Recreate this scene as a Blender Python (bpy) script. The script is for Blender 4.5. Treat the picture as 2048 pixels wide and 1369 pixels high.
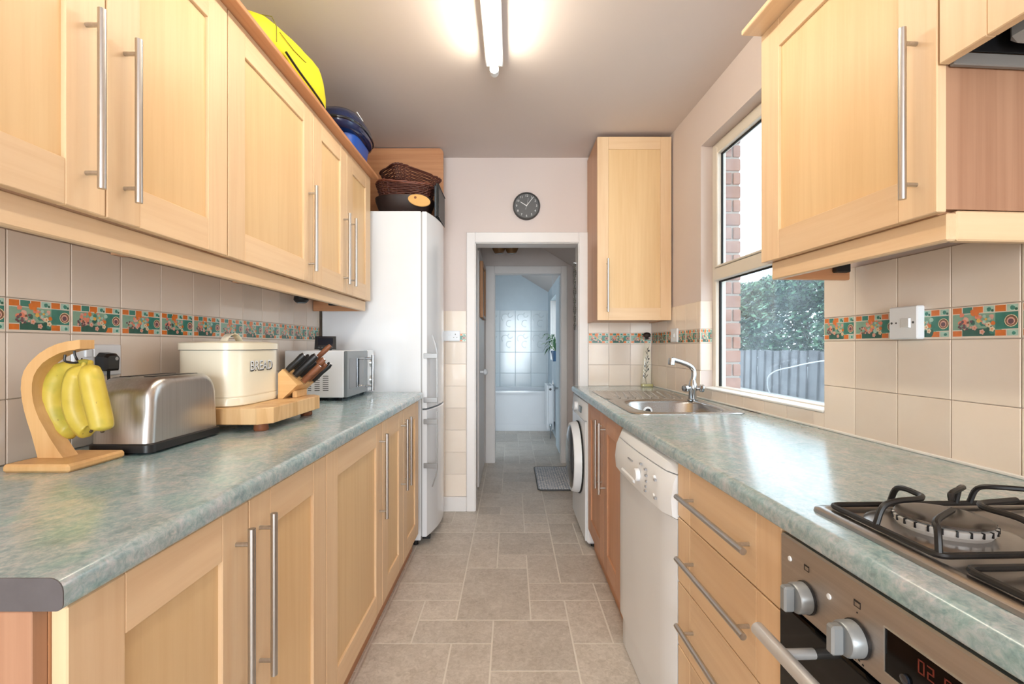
import bpy, bmesh, math, random
from mathutils import Vector, Matrix

# ------------------------------------------------------------------ scene, camera, light
for o in list(bpy.data.objects):
    bpy.data.objects.remove(o, do_unlink=True)
SC = bpy.context.scene
COL = SC.collection
F = 935.0                      # focal length in pixels of a 2048 px wide frame
EYE = 1.177                    # camera height
cam_data = bpy.data.cameras.new('camera')
cam_data.sensor_width = 36.0
cam_data.sensor_fit = 'HORIZONTAL'
cam_data.lens = F * 36.0 / 2048.0
cam_data.shift_x = 1.0 / 2048.0
cam_data.shift_y = 8.5 / 2048.0
cam_data.clip_start = 0.02
cam = bpy.data.objects.new('camera', cam_data)
cam.location = (0, 0, EYE)
cam.rotation_euler = (math.radians(90), 0, 0)
COL.objects.link(cam)
SC.camera = cam

WORLD_STRENGTH = 3.2
WORLD_COLOR = (0.80, 0.92, 1.0, 1)
TUBE_STRENGTH = 42.0
TUBE_COLOR = (1.0, 0.91, 0.74, 1)
EXPOSURE = 0.28

world = bpy.data.worlds.new('overcast_sky')
SC.world = world
world.use_nodes = True
bg = world.node_tree.nodes['Background']
bg.inputs[0].default_value = WORLD_COLOR
bg.inputs[1].default_value = WORLD_STRENGTH
SC.view_settings.view_transform = 'Standard'
SC.view_settings.look = 'None'
SC.view_settings.gamma = 1.0
SC.view_settings.exposure = EXPOSURE
SC.view_settings.use_curve_mapping = False

def area(name, loc, rot, sx, sy, power, color):
    d = bpy.data.lights.new(name, 'AREA')
    d.shape = 'RECTANGLE'; d.size = sx; d.size_y = sy
    d.energy = power; d.color = color
    o = bpy.data.objects.new(name, d)
    o.location = loc; o.rotation_euler = rot
    COL.objects.link(o)
    return o

# added fill light at the unseen far end of the room behind the camera
area('rear_fill_light', (0.0, -4.60, 1.25), (math.radians(90), 0, 0), 1.9, 2.1, 150.0, (0.88, 0.95, 1.0))

R = random.Random(7)
TH = math.atan(0.0367)         # the right hand wall runs slightly inwards
PI = math.pi

# ------------------------------------------------------------------ materials
def srgb(r, g, b):
    def c(u):
        u /= 255.0
        return u / 12.92 if u <= 0.04045 else ((u + 0.055) / 1.055) ** 2.4
    return (c(r), c(g), c(b), 1.0)

MATS = {}
def nmat(name):
    m = bpy.data.materials.new(name)
    m.use_nodes = True
    MATS[name] = m
    nt = m.node_tree
    return m, nt, nt.nodes['Principled BSDF']

def link(nt, a, b):
    nt.links.new(a, b)

def node(nt, typ, **kw):
    n = nt.nodes.new(typ)
    for k, v in kw.items():
        setattr(n, k, v)
    return n

def ramp(nt, fac, stops):
    n = nt.nodes.new('ShaderNodeValToRGB')
    el = n.color_ramp.elements
    el[0].position, el[0].color = stops[0]
    el[1].position, el[1].color = stops[1]
    for p, c in stops[2:]:
        e = el.new(p); e.color = c
    link(nt, fac, n.inputs[0])
    return n.outputs[0]

def coords(nt, scale=(1, 1, 1), kind='Object'):
    tc = nt.nodes.new('ShaderNodeTexCoord')
    mp = nt.nodes.new('ShaderNodeMapping')
    mp.inputs['Scale'].default_value = scale
    link(nt, tc.outputs[kind], mp.inputs['Vector'])
    return mp.outputs['Vector']

def noise(nt, vec, scale, detail=4.0, rough=0.5, dist=0.0):
    n = nt.nodes.new('ShaderNodeTexNoise')
    n.inputs['Scale'].default_value = scale
    n.inputs['Detail'].default_value = detail
    n.inputs['Roughness'].default_value = rough
    n.inputs['Distortion'].default_value = dist
    link(nt, vec, n.inputs['Vector'])
    return n.outputs['Fac']

def bump(nt, b, fac, strength, distance=0.001):
    n = nt.nodes.new('ShaderNodeBump')
    n.inputs['Strength'].default_value = strength
    n.inputs['Distance'].default_value = distance
    link(nt, fac, n.inputs['Height'])
    link(nt, n.outputs['Normal'], b.inputs['Normal'])

def mixc(nt, fac, a, b, mode='MIX'):
    n = nt.nodes.new('ShaderNodeMix')
    n.data_type = 'RGBA'; n.blend_type = mode
    for s, v in ((n.inputs[0], fac), (n.inputs[6], a), (n.inputs[7], b)):
        if hasattr(v, 'links') or isinstance(v, bpy.types.NodeSocket):
            link(nt, v, s)
        else:
            s.default_value = v
    return n.outputs[2]

def plain(name, col, rough=0.5, metal=0.0, spec=0.5, var=0.04, scale=8.0, bmp=0.0, coat=0.0, trans=0.0):
    """solid colour with a little procedural unevenness"""
    m, nt, b = nmat(name)
    v = coords(nt)
    n = noise(nt, v, scale, 4)
    lo = tuple(max(0, c * (1 - var)) for c in col[:3]) + (1,)
    hi = tuple(min(1, c * (1 + var)) for c in col[:3]) + (1,)
    link(nt, ramp(nt, n, [(0.3, lo), (0.7, hi)]), b.inputs['Base Color'])
    b.inputs['Roughness'].default_value = rough
    b.inputs['Metallic'].default_value = metal
    b.inputs['Specular IOR Level'].default_value = spec
    b.inputs['Coat Weight'].default_value = coat
    b.inputs['Coat Roughness'].default_value = 0.05
    b.inputs['Transmission Weight'].default_value = trans
    if bmp:
        bump(nt, b, noise(nt, v, scale * 12, 3), bmp)
    return m

def wood(name, axis, light, dark, rough=0.4, fine=55.0, along=2.2, spec=0.4):
    m, nt, b = nmat(name)
    s = [fine, fine, fine]; s['xyz'.index(axis)] = along
    s2 = [9.0, 9.0, 9.0]; s2['xyz'.index(axis)] = 0.8
    n1 = noise(nt, coords(nt, s), 1.0, 5, 0.6, 0.3)
    n2 = noise(nt, coords(nt, s2), 1.0, 3, 0.5, 0.4)
    c1 = ramp(nt, n1, [(0.25, dark), (0.6, light)])
    c2 = ramp(nt, n2, [(0.3, dark), (0.62, light)])
    c = mixc(nt, 0.45, c1, c2)
    oi = nt.nodes.new('ShaderNodeObjectInfo')
    mr = nt.nodes.new('ShaderNodeMapRange')
    mr.inputs['To Min'].default_value = 0.94
    mr.inputs['To Max'].default_value = 1.05
    link(nt, oi.outputs['Random'], mr.inputs['Value'])
    hs = nt.nodes.new('ShaderNodeHueSaturation')
    link(nt, mr.outputs[0], hs.inputs['Value'])
    link(nt, c, hs.inputs['Color'])
    link(nt, hs.outputs[0], b.inputs['Base Color'])
    b.inputs['Roughness'].default_value = rough
    b.inputs['Specular IOR Level'].default_value = spec
    bump(nt, b, n1, 0.05, 0.0006)
    return m

BL, BD = srgb(231, 200, 162), srgb(218, 181, 140)
for ax in 'xyz':
    wood('beech_' + ax, ax, BL, BD)
    wood('carcass_' + ax, ax, srgb(214, 167, 128), srgb(188, 134, 96), fine=70, along=1.2)
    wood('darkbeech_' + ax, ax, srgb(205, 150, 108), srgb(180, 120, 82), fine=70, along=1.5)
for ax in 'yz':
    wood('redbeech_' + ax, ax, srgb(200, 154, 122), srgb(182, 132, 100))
wood('panelbeech_z', 'z', srgb(230, 197, 150), srgb(218, 180, 131))
wood('endwood_shaded', 'z', srgb(178, 136, 108), srgb(154, 110, 84), fine=70, along=1.2)  # reddish laminate with shade put into its colour, for end and side panels
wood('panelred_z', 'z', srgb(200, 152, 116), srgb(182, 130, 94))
wood('bananawood', 'z', srgb(228, 184, 128), srgb(208, 156, 98), fine=60)
wood('blockwood', 'x', srgb(232, 190, 132), srgb(214, 164, 104), fine=60)
wood('brownwood', 'x', srgb(140, 88, 58), srgb(92, 54, 36), rough=0.45)
wood('palewood', 'x', srgb(226, 180, 110), srgb(206, 152, 86), rough=0.5)
wood('footwood', 'z', srgb(150, 92, 60), srgb(116, 66, 42), rough=0.5)
wood('framewood', 'z', srgb(178, 132, 92), srgb(146, 100, 66), rough=0.5)

def m_endgrain():
    m, nt, b = nmat('endgrain')
    v = coords(nt, (26, 26, 3))
    vo = nt.nodes.new('ShaderNodeTexVoronoi')
    vo.inputs['Scale'].default_value = 0.9
    link(nt, v, vo.inputs['Vector'])
    bw = nt.nodes.new('ShaderNodeRGBToBW')
    link(nt, vo.outputs['Color'], bw.inputs[0])
    n = noise(nt, coords(nt, (60, 60, 6)), 1.0, 5)
    c1 = ramp(nt, bw.outputs[0], [(0.2, srgb(206, 160, 106)), (0.8, srgb(236, 200, 150))])
    c = mixc(nt, 0.3, c1, ramp(nt, n, [(0.3, srgb(196, 148, 96)), (0.7, srgb(238, 204, 156))]))
    link(nt, c, b.inputs['Base Color'])
    b.inputs['Roughness'].default_value = 0.45
m_endgrain()

def m_worktop():
    m, nt, b = nmat('worktop')
    v = coords(nt, (1.25, 1.0, 1.0))
    big = noise(nt, v, 5.0, 3, 0.5, 1.2)
    mid = noise(nt, v, 16.0, 8, 0.68, 1.4)
    fine = noise(nt, v, 85.0, 5, 0.7, 0.6)
    c1 = ramp(nt, mid, [(0.28, srgb(118, 136, 138)), (0.42, srgb(146, 172, 173)), (0.52, srgb(174, 194, 195)),
                        (0.60, srgb(198, 201, 204)), (0.74, srgb(224, 221, 210))])
    c2 = ramp(nt, fine, [(0.30, srgb(110, 128, 130)), (0.46, srgb(150, 174, 175)), (0.58, srgb(190, 199, 203)),
                         (0.70, srgb(222, 218, 206))])
    c = mixc(nt, 0.5, c1, c2)
    tint = ramp(nt, big, [(0.34, srgb(222, 244, 244)), (0.50, srgb(240, 244, 250)), (0.66, srgb(250, 244, 244))])
    c = mixc(nt, 0.85, c, tint, 'MULTIPLY')
    link(nt, c, b.inputs['Base Color'])
    b.inputs['Roughness'].default_value = 0.24
    b.inputs['Specular IOR Level'].default_value = 0.55
    b.inputs['Coat Weight'].default_value = 0.6
    b.inputs['Coat Roughness'].default_value = 0.16
    bump(nt, b, fine, 0.06, 0.0008)
m_worktop()

def m_tilevar(name, lo, hi, rough, spec=0.5, vscale=3.0, bmp=0.0, vein=None, rnd=(0.93, 1.06)):
    m, nt, b = nmat(name)
    v = coords(nt)
    oi = nt.nodes.new('ShaderNodeObjectInfo')
    ad = nt.nodes.new('ShaderNodeVectorMath'); ad.operation = 'ADD'
    sc = nt.nodes.new('ShaderNodeVectorMath'); sc.operation = 'SCALE'
    cx = nt.nodes.new('ShaderNodeCombineXYZ')
    for i in range(3):
        link(nt, oi.outputs['Random'], cx.inputs[i])
    link(nt, cx.outputs[0], sc.inputs[0]); sc.inputs['Scale'].default_value = 37.0
    link(nt, v, ad.inputs[0]); link(nt, sc.outputs[0], ad.inputs[1])
    n = noise(nt, ad.outputs[0], vscale, 6, 0.6, 0.5)
    c = ramp(nt, n, [(0.3, lo), (0.7, hi)])
    if vein:
        n2 = noise(nt, ad.outputs[0], vscale * 6, 8, 0.75, 1.0)
        c = mixc(nt, 0.5, c, ramp(nt, n2, [(0.34, vein[0]), (0.68, vein[1])]))
    mr = nt.nodes.new('ShaderNodeMapRange')
    mr.inputs['To Min'].default_value = rnd[0]
    mr.inputs['To Max'].default_value = rnd[1]
    link(nt, oi.outputs['Random'], mr.inputs['Value'])
    hs = nt.nodes.new('ShaderNodeHueSaturation')
    link(nt, mr.outputs[0], hs.inputs['Value']); link(nt, c, hs.inputs['Color'])
    link(nt, hs.outputs[0], b.inputs['Base Color'])
    b.inputs['Roughness'].default_value = rough
    b.inputs['Specular IOR Level'].default_value = spec
    if bmp:
        bump(nt, b, noise(nt, ad.outputs[0], vscale * 5, 5), bmp, 0.001)
m_tilevar('walltile', srgb(237, 222, 207), srgb(242, 230, 217), 0.12, bmp=0.04)
m_tilevar('floortile', srgb(192, 181, 168), srgb(226, 217, 206), 0.42, vscale=8.0, bmp=0.10,
          vein=(srgb(162, 150, 137), srgb(238, 231, 222)), rnd=(0.88, 1.09))
m_tilevar('bathtile', srgb(222, 231, 236), srgb(230, 237, 240), 0.12, vscale=3.0)
m_tilevar('brick', srgb(156, 112, 98), srgb(188, 146, 130), 0.85, vscale=14.0, bmp=0.3)
m_tilevar('fenceboard', srgb(98, 100, 106), srgb(132, 134, 140), 0.8, vscale=9.0, bmp=0.2)

plain('grout', srgb(206, 192, 176), 0.7)
plain('floorgrout', srgb(234, 227, 217), 0.6)
plain('paint', srgb(222, 208, 202), 0.75, var=0.015, scale=2.0, bmp=0.05)
plain('ceilingpaint', srgb(218, 206, 200), 0.85, var=0.015, scale=2.0)
plain('whitepaint', srgb(236, 232, 230), 0.4, var=0.015)
plain('bluepaint', srgb(214, 226, 234), 0.7, var=0.02)
plain('lobbypaint', srgb(216, 207, 203), 0.75, var=0.02)
plain('upvc', srgb(232, 224, 212), 0.35, var=0.01)
plain('whiteplastic', srgb(234, 238, 243), 0.35, var=0.01)
plain('whiteenamel', srgb(234, 238, 243), 0.22, var=0.01, coat=0.3)
plain('creamenamel', srgb(236, 228, 206), 0.28, var=0.01, coat=0.3)
plain('blackplastic', srgb(24, 24, 26), 0.4, var=0.1)
plain('blackrubber', srgb(16, 16, 17), 0.7, var=0.1)
plain('blackglass', srgb(8, 8, 9), 0.06, var=0.05, spec=0.25)
plain('darkglass', srgb(34, 40, 50), 0.08, var=0.05, coat=0.6)
plain('greyglass', srgb(118, 126, 130), 0.12, var=0.03)
plain('lcd', srgb(84, 96, 100), 0.2, var=0.05)
plain('greyplastic', srgb(170, 172, 172), 0.4, var=0.02)
plain('greymetalpaint', srgb(150, 150, 150), 0.35, metal=0.6, var=0.02)
plain('darkgrey', srgb(72, 74, 76), 0.5, var=0.05)
plain('hoodgrey', srgb(132, 128, 124), 0.5, var=0.03)
plain('midgrey', srgb(150, 152, 156), 0.6, var=0.05)
plain('edgestrip', srgb(88, 84, 86), 0.45, var=0.12, scale=30)
plain('silicone', srgb(240, 238, 234), 0.35, var=0.01)
plain('satinsilver', srgb(206, 206, 206), 0.32, metal=0.5, var=0.02)
plain('chrome', srgb(186, 190, 194), 0.12, metal=1.0, var=0.01)
plain('aluminium', srgb(196, 196, 194), 0.35, metal=0.9, var=0.03)
plain('castblack', srgb(20, 20, 21), 0.42, var=0.1, bmp=0.05)
plain('burnercap', srgb(92, 86, 82), 0.25, metal=0.7, var=0.05)
plain('crown', srgb(214, 214, 212), 0.45, metal=0.25, var=0.03)
plain('hobsteel', srgb(176, 174, 173), 0.28, metal=1.0, var=0.02)
plain('knobsilver', srgb(150, 154, 156), 0.35, metal=0.35, var=0.02)
plain('orangeled', srgb(104, 34, 18), 0.5)
plain('yellowcloth', srgb(228, 216, 36), 0.65, var=0.06, scale=12, bmp=0.3)
plain('stitch', srgb(120, 112, 30), 0.8)
plain('navyplastic', srgb(24, 38, 78), 0.15, var=0.15, coat=0.5)
plain('blueplastic', srgb(30, 84, 178), 0.35, var=0.08)
plain('wicker', srgb(84, 42, 30), 0.55, var=0.25, scale=40)
plain('wickerlight', srgb(122, 66, 46), 0.5, var=0.2, scale=40)
plain('wickerdark', srgb(40, 24, 20), 0.5, var=0.2, scale=20)
plain('traysteel', srgb(110, 120, 130), 0.35, metal=0.6, var=0.05)
plain('banana_stem', srgb(150, 140, 50), 0.6)
plain('banana_tip', srgb(70, 52, 30), 0.7)
plain('clockface', srgb(92, 92, 92), 0.5, var=0.02)
plain('clockrim', srgb(50, 46, 44), 0.4)
plain('clockwhite', srgb(235, 235, 235), 0.5)
plain('soil', srgb(60, 50, 44), 0.9)
plain('bluepot', srgb(40, 82, 120), 0.3)
plain('leafdark', srgb(48, 92, 52), 0.4, var=0.3, scale=20)
plain('leafpale', srgb(140, 176, 110), 0.4, var=0.2, scale=20)
plain('hedgeleaf', srgb(92, 132, 104), 0.45, var=0.45, scale=3)
plain('hedgeleaf_b', srgb(36, 72, 66), 0.4, var=0.4, scale=3)
plain('bark', srgb(80, 66, 54), 0.9)
plain('concrete', srgb(170, 170, 168), 0.85, var=0.08, scale=6)
plain('mortar', srgb(196, 188, 180), 0.9)
plain('amberglass', srgb(122, 88, 52), 0.25, var=0.15)
plain('beads', srgb(92, 90, 84), 0.4, var=0.3, scale=90)
plain('oliveleaf', srgb(70, 64, 34), 0.6, var=0.2)
plain('olive', srgb(26, 22, 22), 0.4)
plain('cork', srgb(52, 40, 34), 0.7)
plain('oil', srgb(196, 188, 130), 0.2)
plain('palehose', srgb(214, 220, 226), 0.4)
# prints on the border tiles
for k, c in dict(p_orange=(226, 124, 52), p_teal=(66, 136, 122), p_pale=(176, 210, 196), p_dark=(54, 102, 88),
                 p_pink=(232, 142, 116), p_rose=(226, 176, 160), p_plum=(112, 84, 92), p_cream=(236, 218, 186),
                 p_mid=(140, 176, 154), p_brown=(132, 96, 76), p_yellow=(236, 186, 96)).items():
    plain(k, srgb(*c), 0.15, var=0.12, scale=60)

def m_brushed(name, col, rough, axis):
    m, nt, b = nmat(name)
    s = [220.0, 220.0, 220.0]; s['xyz'.index(axis)] = 2.0
    n = noise(nt, coords(nt, s), 1.0, 3)
    lo = tuple(c * 0.86 for c in col[:3]) + (1,)
    link(nt, ramp(nt, n, [(0.3, lo), (0.7, col)]), b.inputs['Base Color'])
    mr = nt.nodes.new('ShaderNodeMapRange')
    mr.inputs['To Min'].default_value = rough * 0.8
    mr.inputs['To Max'].default_value = rough * 1.25
    link(nt, n, mr.inputs['Value']); link(nt, mr.outputs[0], b.inputs['Roughness'])
    b.inputs['Metallic'].default_value = 1.0
m_brushed('steel_y', srgb(200, 198, 196), 0.30, 'y')
m_brushed('steel_z', srgb(198, 196, 194), 0.32, 'z')
m_brushed('steel_x', srgb(190, 188, 186), 0.26, 'x')
m_brushed('fasciasteel', srgb(198, 192, 187), 0.42, 'y')
m_brushed('sinksteel', srgb(196, 194, 192), 0.25, 'y')

def schlick(nt, base=0.04, scale=0.96):
    """reflectance that is the same from both sides of a thin pane"""
    lw = nt.nodes.new('ShaderNodeLayerWeight'); lw.inputs[0].default_value = 0.5
    pw = nt.nodes.new('ShaderNodeMath'); pw.operation = 'POWER'; pw.inputs[1].default_value = 5.0
    link(nt, lw.outputs['Facing'], pw.inputs[0])
    ma = nt.nodes.new('ShaderNodeMath'); ma.operation = 'MULTIPLY_ADD'
    ma.inputs[1].default_value = scale; ma.inputs[2].default_value = base
    link(nt, pw.outputs[0], ma.inputs[0])
    return ma.outputs[0]

def m_glass(name, col, refl, rough=0.0):
    m, nt, b = nmat(name)
    out = nt.nodes['Material Output']
    tr = nt.nodes.new('ShaderNodeBsdfTransparent'); tr.inputs[0].default_value = col
    gl = nt.nodes.new('ShaderNodeBsdfGlossy'); gl.inputs['Roughness'].default_value = rough
    fr = schlick(nt, 0.04 * refl, 0.8 * refl)
    mx = nt.nodes.new('ShaderNodeMixShader')
    link(nt, fr, mx.inputs[0])
    link(nt, tr.outputs[0], mx.inputs[1]); link(nt, gl.outputs[0], mx.inputs[2])
    link(nt, mx.outputs[0], out.inputs[0])
m_glass('pane', (0.93, 0.96, 0.97, 1), 0.8)
m_glass('bottleglass', (0.965, 0.975, 0.945, 1), 1.0)

def m_hazepane():
    """double glazing: mostly clear, a faint uneven scattering veil"""
    m, nt, b = nmat('hazepane')
    out = nt.nodes['Material Output']
    tr = nt.nodes.new('ShaderNodeBsdfTransparent'); tr.inputs[0].default_value = (0.95, 0.97, 0.98, 1)
    df = nt.nodes.new('ShaderNodeBsdfTranslucent'); df.inputs[0].default_value = (0.85, 0.93, 1.0, 1)
    n = noise(nt, coords(nt, (2, 2, 2)), 1.6, 5, 0.6, 0.6)
    mr = nt.nodes.new('ShaderNodeMapRange')
    mr.inputs['From Min'].default_value = 0.3; mr.inputs['From Max'].default_value = 0.7
    mr.inputs['To Min'].default_value = 0.02; mr.inputs['To Max'].default_value = 0.08
    link(nt, n, mr.inputs['Value'])
    mx = nt.nodes.new('ShaderNodeMixShader')
    link(nt, mr.outputs[0], mx.inputs[0])
    link(nt, tr.outputs[0], mx.inputs[1]); link(nt, df.outputs[0], mx.inputs[2])
    gl = nt.nodes.new('ShaderNodeBsdfGlossy'); gl.inputs['Roughness'].default_value = 0.0
    fr = schlick(nt, 0.03, 0.6)
    mx2 = nt.nodes.new('ShaderNodeMixShader')
    link(nt, fr, mx2.inputs[0])
    link(nt, mx.outputs[0], mx2.inputs[1]); link(nt, gl.outputs[0], mx2.inputs[2])
    link(nt, mx2.outputs[0], out.inputs[0])
m_hazepane()

def m_emit(name, col, strength):
    m, nt, b = nmat(name)
    b.inputs['Base Color'].default_value = col
    b.inputs['Emission Color'].default_value = col
    b.inputs['Emission Strength'].default_value = strength
m_emit('tubeglow', TUBE_COLOR, TUBE_STRENGTH)

def m_banana():
    m, nt, b = nmat('banana')
    v = coords(nt)
    n = noise(nt, v, 14, 4)
    n2 = noise(nt, v, 150, 2, 0.5)
    c = ramp(nt, n, [(0.3, srgb(190, 164, 50)), (0.55, srgb(206, 182, 74)), (0.75, srgb(164, 158, 58))])
    c = mixc(nt, ramp(nt, n2, [(0.74, (0, 0, 0, 1)), (0.78, (1, 1, 1, 1))]), c, srgb(120, 88, 40))
    link(nt, c, b.inputs['Base Color'])
    b.inputs['Roughness'].default_value = 0.45
m_banana()

def m_mat():
    m, nt, b = nmat('wavemat')
    v = coords(nt, (1, 1, 1))
    w = nt.nodes.new('ShaderNodeTexWave')
    w.inputs['Scale'].default_value = 14.0
    w.inputs['Distortion'].default_value = 5.0
    w.inputs['Detail'].default_value = 0.0
    w.inputs['Detail Scale'].default_value = 6.0
    link(nt, v, w.inputs['Vector'])
    link(nt, ramp(nt, w.outputs['Fac'], [(0.40, srgb(248, 248, 250)), (0.60, srgb(170, 182, 198))]), b.inputs['Base Color'])
    b.inputs['Roughness'].default_value = 0.9
m_mat()

# ------------------------------------------------------------------ mesh helpers
def at(px, py, y):
    """point of the room seen at a pixel of the 2048x1369 photograph at depth y"""
    return ((px - 1023.0) * y / F, y, EYE - (py - 693.0) * y / F)

def spline(pts, n=6, closed=False):
    P = [Vector(p) for p in pts]
    out = []
    L = len(P)
    rng = range(L) if closed else range(L - 1)
    for i in rng:
        p0 = P[(i - 1) % L] if (closed or i > 0) else P[0] * 2 - P[1]
        p1, p2 = P[i], P[(i + 1) % L]
        p3 = P[(i + 2) % L] if (closed or i + 2 < L) else P[-1] * 2 - P[-2]
        for k in range(n):
            t = k / n
            out.append(0.5 * ((2 * p1) + (p2 - p0) * t + (2 * p0 - 5 * p1 + 4 * p2 - p3) * t * t
                              + (3 * p1 - p0 - 3 * p2 + p3) * t ** 3))
    if not closed:
        out.append(P[-1].copy())
    return out

class MB:
    def __init__(self):
        self.v, self.f, self.m = [], [], []

    def add(self, vs, fs, mi=0):
        o = len(self.v)
        self.v += [tuple(p) for p in vs]
        for f in fs:
            self.f.append(tuple(i + o for i in f)); self.m.append(mi)
        return self

    def box(self, x0, x1, y0, y1, z0, z1, c=0.0, mi=0):
        if x0 > x1: x0, x1 = x1, x0
        if y0 > y1: y0, y1 = y1, y0
        if z0 > z1: z0, z1 = z1, z0
        lo, hi = (x0, y0, z0), (x1, y1, z1)
        c = min(c, (x1 - x0) * .45, (y1 - y0) * .45, (z1 - z0) * .45)
        if c <= 0:
            vs = [(hi[0] if i & 1 else lo[0], hi[1] if i & 2 else lo[1], hi[2] if i & 4 else lo[2]) for i in range(8)]
            return self.add(vs, [(0, 2, 3, 1), (4, 5, 7, 6), (0, 1, 5, 4), (2, 6, 7, 3), (0, 4, 6, 2), (1, 3, 7, 5)], mi)
        vs, idx = [], {}
        for i in range(8):
            for a in range(3):
                p = []
                for k in range(3):
                    s = (i >> k) & 1
                    q = hi[k] if s else lo[k]
                    if k != a:
                        q += -c if s else c
                    p.append(q)
                idx[(i, a)] = len(vs); vs.append(p)
        fs = []
        for a in range(3):
            b, d = (a + 1) % 3, (a + 2) % 3
            for s in (0, 1):
                base = s << a
                fs.append([idx[(base | (u << b) | (w << d), a)] for u, w in ((0, 0), (1, 0), (1, 1), (0, 1))])
        for a in range(3):
            b, d = (a + 1) % 3, (a + 2) % 3
            for s in (0, 1):
                for t in (0, 1):
                    e0 = (s << b) | (t << d); e1 = e0 | (1 << a)
                    fs.append([idx[(e0, b)], idx[(e1, b)], idx[(e1, d)], idx[(e0, d)]])
        for i in range(8):
            fs.append([idx[(i, 0)], idx[(i, 1)], idx[(i, 2)]])
        return self.add(vs, fs, mi)

    def tube(self, pts, r, seg=10, caps=True, closed=False, mi=0):
        P = [Vector(p) for p in pts]
        L = len(P)
        rs = r if isinstance(r, (list, tuple)) else [r] * L
        tang = []
        for i in range(L):
            if closed:
                t = P[(i + 1) % L] - P[i - 1]
            else:
                t = P[min(i + 1, L - 1)] - P[max(i - 1, 0)]
            tang.append(t.normalized() if t.length > 1e-9 else Vector((0, 0, 1)))
        up = Vector((0, 0, 1)) if abs(tang[0].z) < 0.9 else Vector((1, 0, 0))
        n = (up - tang[0] * up.dot(tang[0])).normalized()
        vs = []
        for i in range(L):
            n = n - tang[i] * n.dot(tang[i])
            n.normalize()
            b = tang[i].cross(n)
            for k in range(seg):
                a = 2 * PI * k / seg
                vs.append(P[i] + (n * math.cos(a) + b * math.sin(a)) * rs[i])
        fs = []
        for i in range(L if closed else L - 1):
            j = (i + 1) % L
            for k in range(seg):
                k2 = (k + 1) % seg
                fs.append((i * seg + k, i * seg + k2, j * seg + k2, j * seg + k))
        if caps and not closed:
            fs.append(tuple(range(seg - 1, -1, -1)))
            fs.append(tuple((L - 1) * seg + k for k in range(seg)))
        return self.add(vs, fs, mi)

    def cyl(self, p0, p1, r, seg=16, r1=None, mi=0):
        return self.tube([p0, p1], [r, r if r1 is None else r1], seg, mi=mi)

    def loft(self, loops, caps=(True, True), mi=0, wrap=True):
        n = len(loops[0]); vs = []; fs = []
        for l in loops: vs += list(l)
        for i in range(len(loops) - 1):
            for k in range(n if wrap else n - 1):
                k2 = (k + 1) % n
                fs.append((i * n + k, i * n + k2, (i + 1) * n + k2, (i + 1) * n + k))
        if caps[0]: fs.append(tuple(range(n - 1, -1, -1)))
        if caps[1]: fs.append(tuple((len(loops) - 1) * n + k for k in range(n)))
        return self.add(vs, fs, mi)

    def lathe(self, prof, c=(0, 0, 0), axis=(0, 0, 1), seg=32, caps=(True, True), mi=0):
        ax = Vector(axis).normalized()
        u = ax.orthogonal().normalized(); w = ax.cross(u); c = Vector(c)
        loops = []
        for r, h in prof:
            loops.append([c + ax * h + (u * math.cos(2 * PI * k / seg) + w * math.sin(2 * PI * k / seg)) * max(r, 1e-5) for k in range(seg)])
        return self.loft(loops, caps, mi)

    def prism(self, poly, plane, d0, d1, mi=0):
        def mk(p, d):
            return {'xz': (p[0], d, p[1]), 'yz': (d, p[0], p[1]), 'xy': (p[0], p[1], d)}[plane]
        return self.loft([[mk(p, d0) for p in poly], [mk(p, d1) for p in poly]], mi=mi)

    def ball(self, c, r, seg=12, rings=8, mi=0):
        rx, ry, rz = r if isinstance(r, (list, tuple)) else (r, r, r)
        loops = []
        for i in range(rings + 1):
            t = PI * i / rings
            loops.append([(c[0] + rx * max(math.sin(t), 1e-4) * math.cos(2 * PI * k / seg),
                           c[1] + ry * max(math.sin(t), 1e-4) * math.sin(2 * PI * k / seg),
                           c[2] - rz * math.cos(t)) for k in range(seg)])
        return self.loft(loops, mi=mi)

    def quad(self, a, b, c, d, mi=0):
        return self.add([a, b, c, d], [(0, 1, 2, 3)], mi)

    def move(self, M):
        self.v = [tuple(M @ Vector(p)) for p in self.v]
        return self

    def mesh(self, name, base=(0, 0, 0), smooth=34, recalc=True):
        me = bpy.data.meshes.new(name)
        bx, by, bz = base
        me.from_pydata([(x - bx, y - by, z - bz) for x, y, z in self.v], [], self.f)
        me.polygons.foreach_set('material_index', self.m)
        if recalc:
            bm = bmesh.new(); bm.from_mesh(me)
            bmesh.ops.recalc_face_normals(bm, faces=bm.faces)
            bm.to_mesh(me); bm.free()
        if smooth:
            me.polygons.foreach_set('use_smooth', [True] * len(me.polygons))
            me.set_sharp_from_angle(angle=math.radians(smooth))
        me.update()
        return me

BASE = {}
def tag(o, label=None, cat=None, group=None, kind=None):
    if label: o['label'] = label
    if cat: o['category'] = cat
    if group: o['group'] = group
    if kind: o['kind'] = kind
    return o

def rotz(p, a):
    return Vector((p[0] * math.cos(a) - p[1] * math.sin(a), p[0] * math.sin(a) + p[1] * math.cos(a), p[2]))

def mats(me, m):
    for k in (m if isinstance(m, (list, tuple)) else [m]):
        me.materials.append(MATS[k])

def thing(name, label, cat, base=(0, 0, 0), rot=0.0, group=None):
    """an Empty at the base of a thing; parts are given in the coordinates of the frame turned by rot"""
    o = bpy.data.objects.new(name, None)
    o.empty_display_size = 0.05
    o.location = rotz(base, rot); o.rotation_euler = (0, 0, rot)
    COL.objects.link(o)
    BASE[o.name] = base
    return tag(o, label, cat, group)

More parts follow.
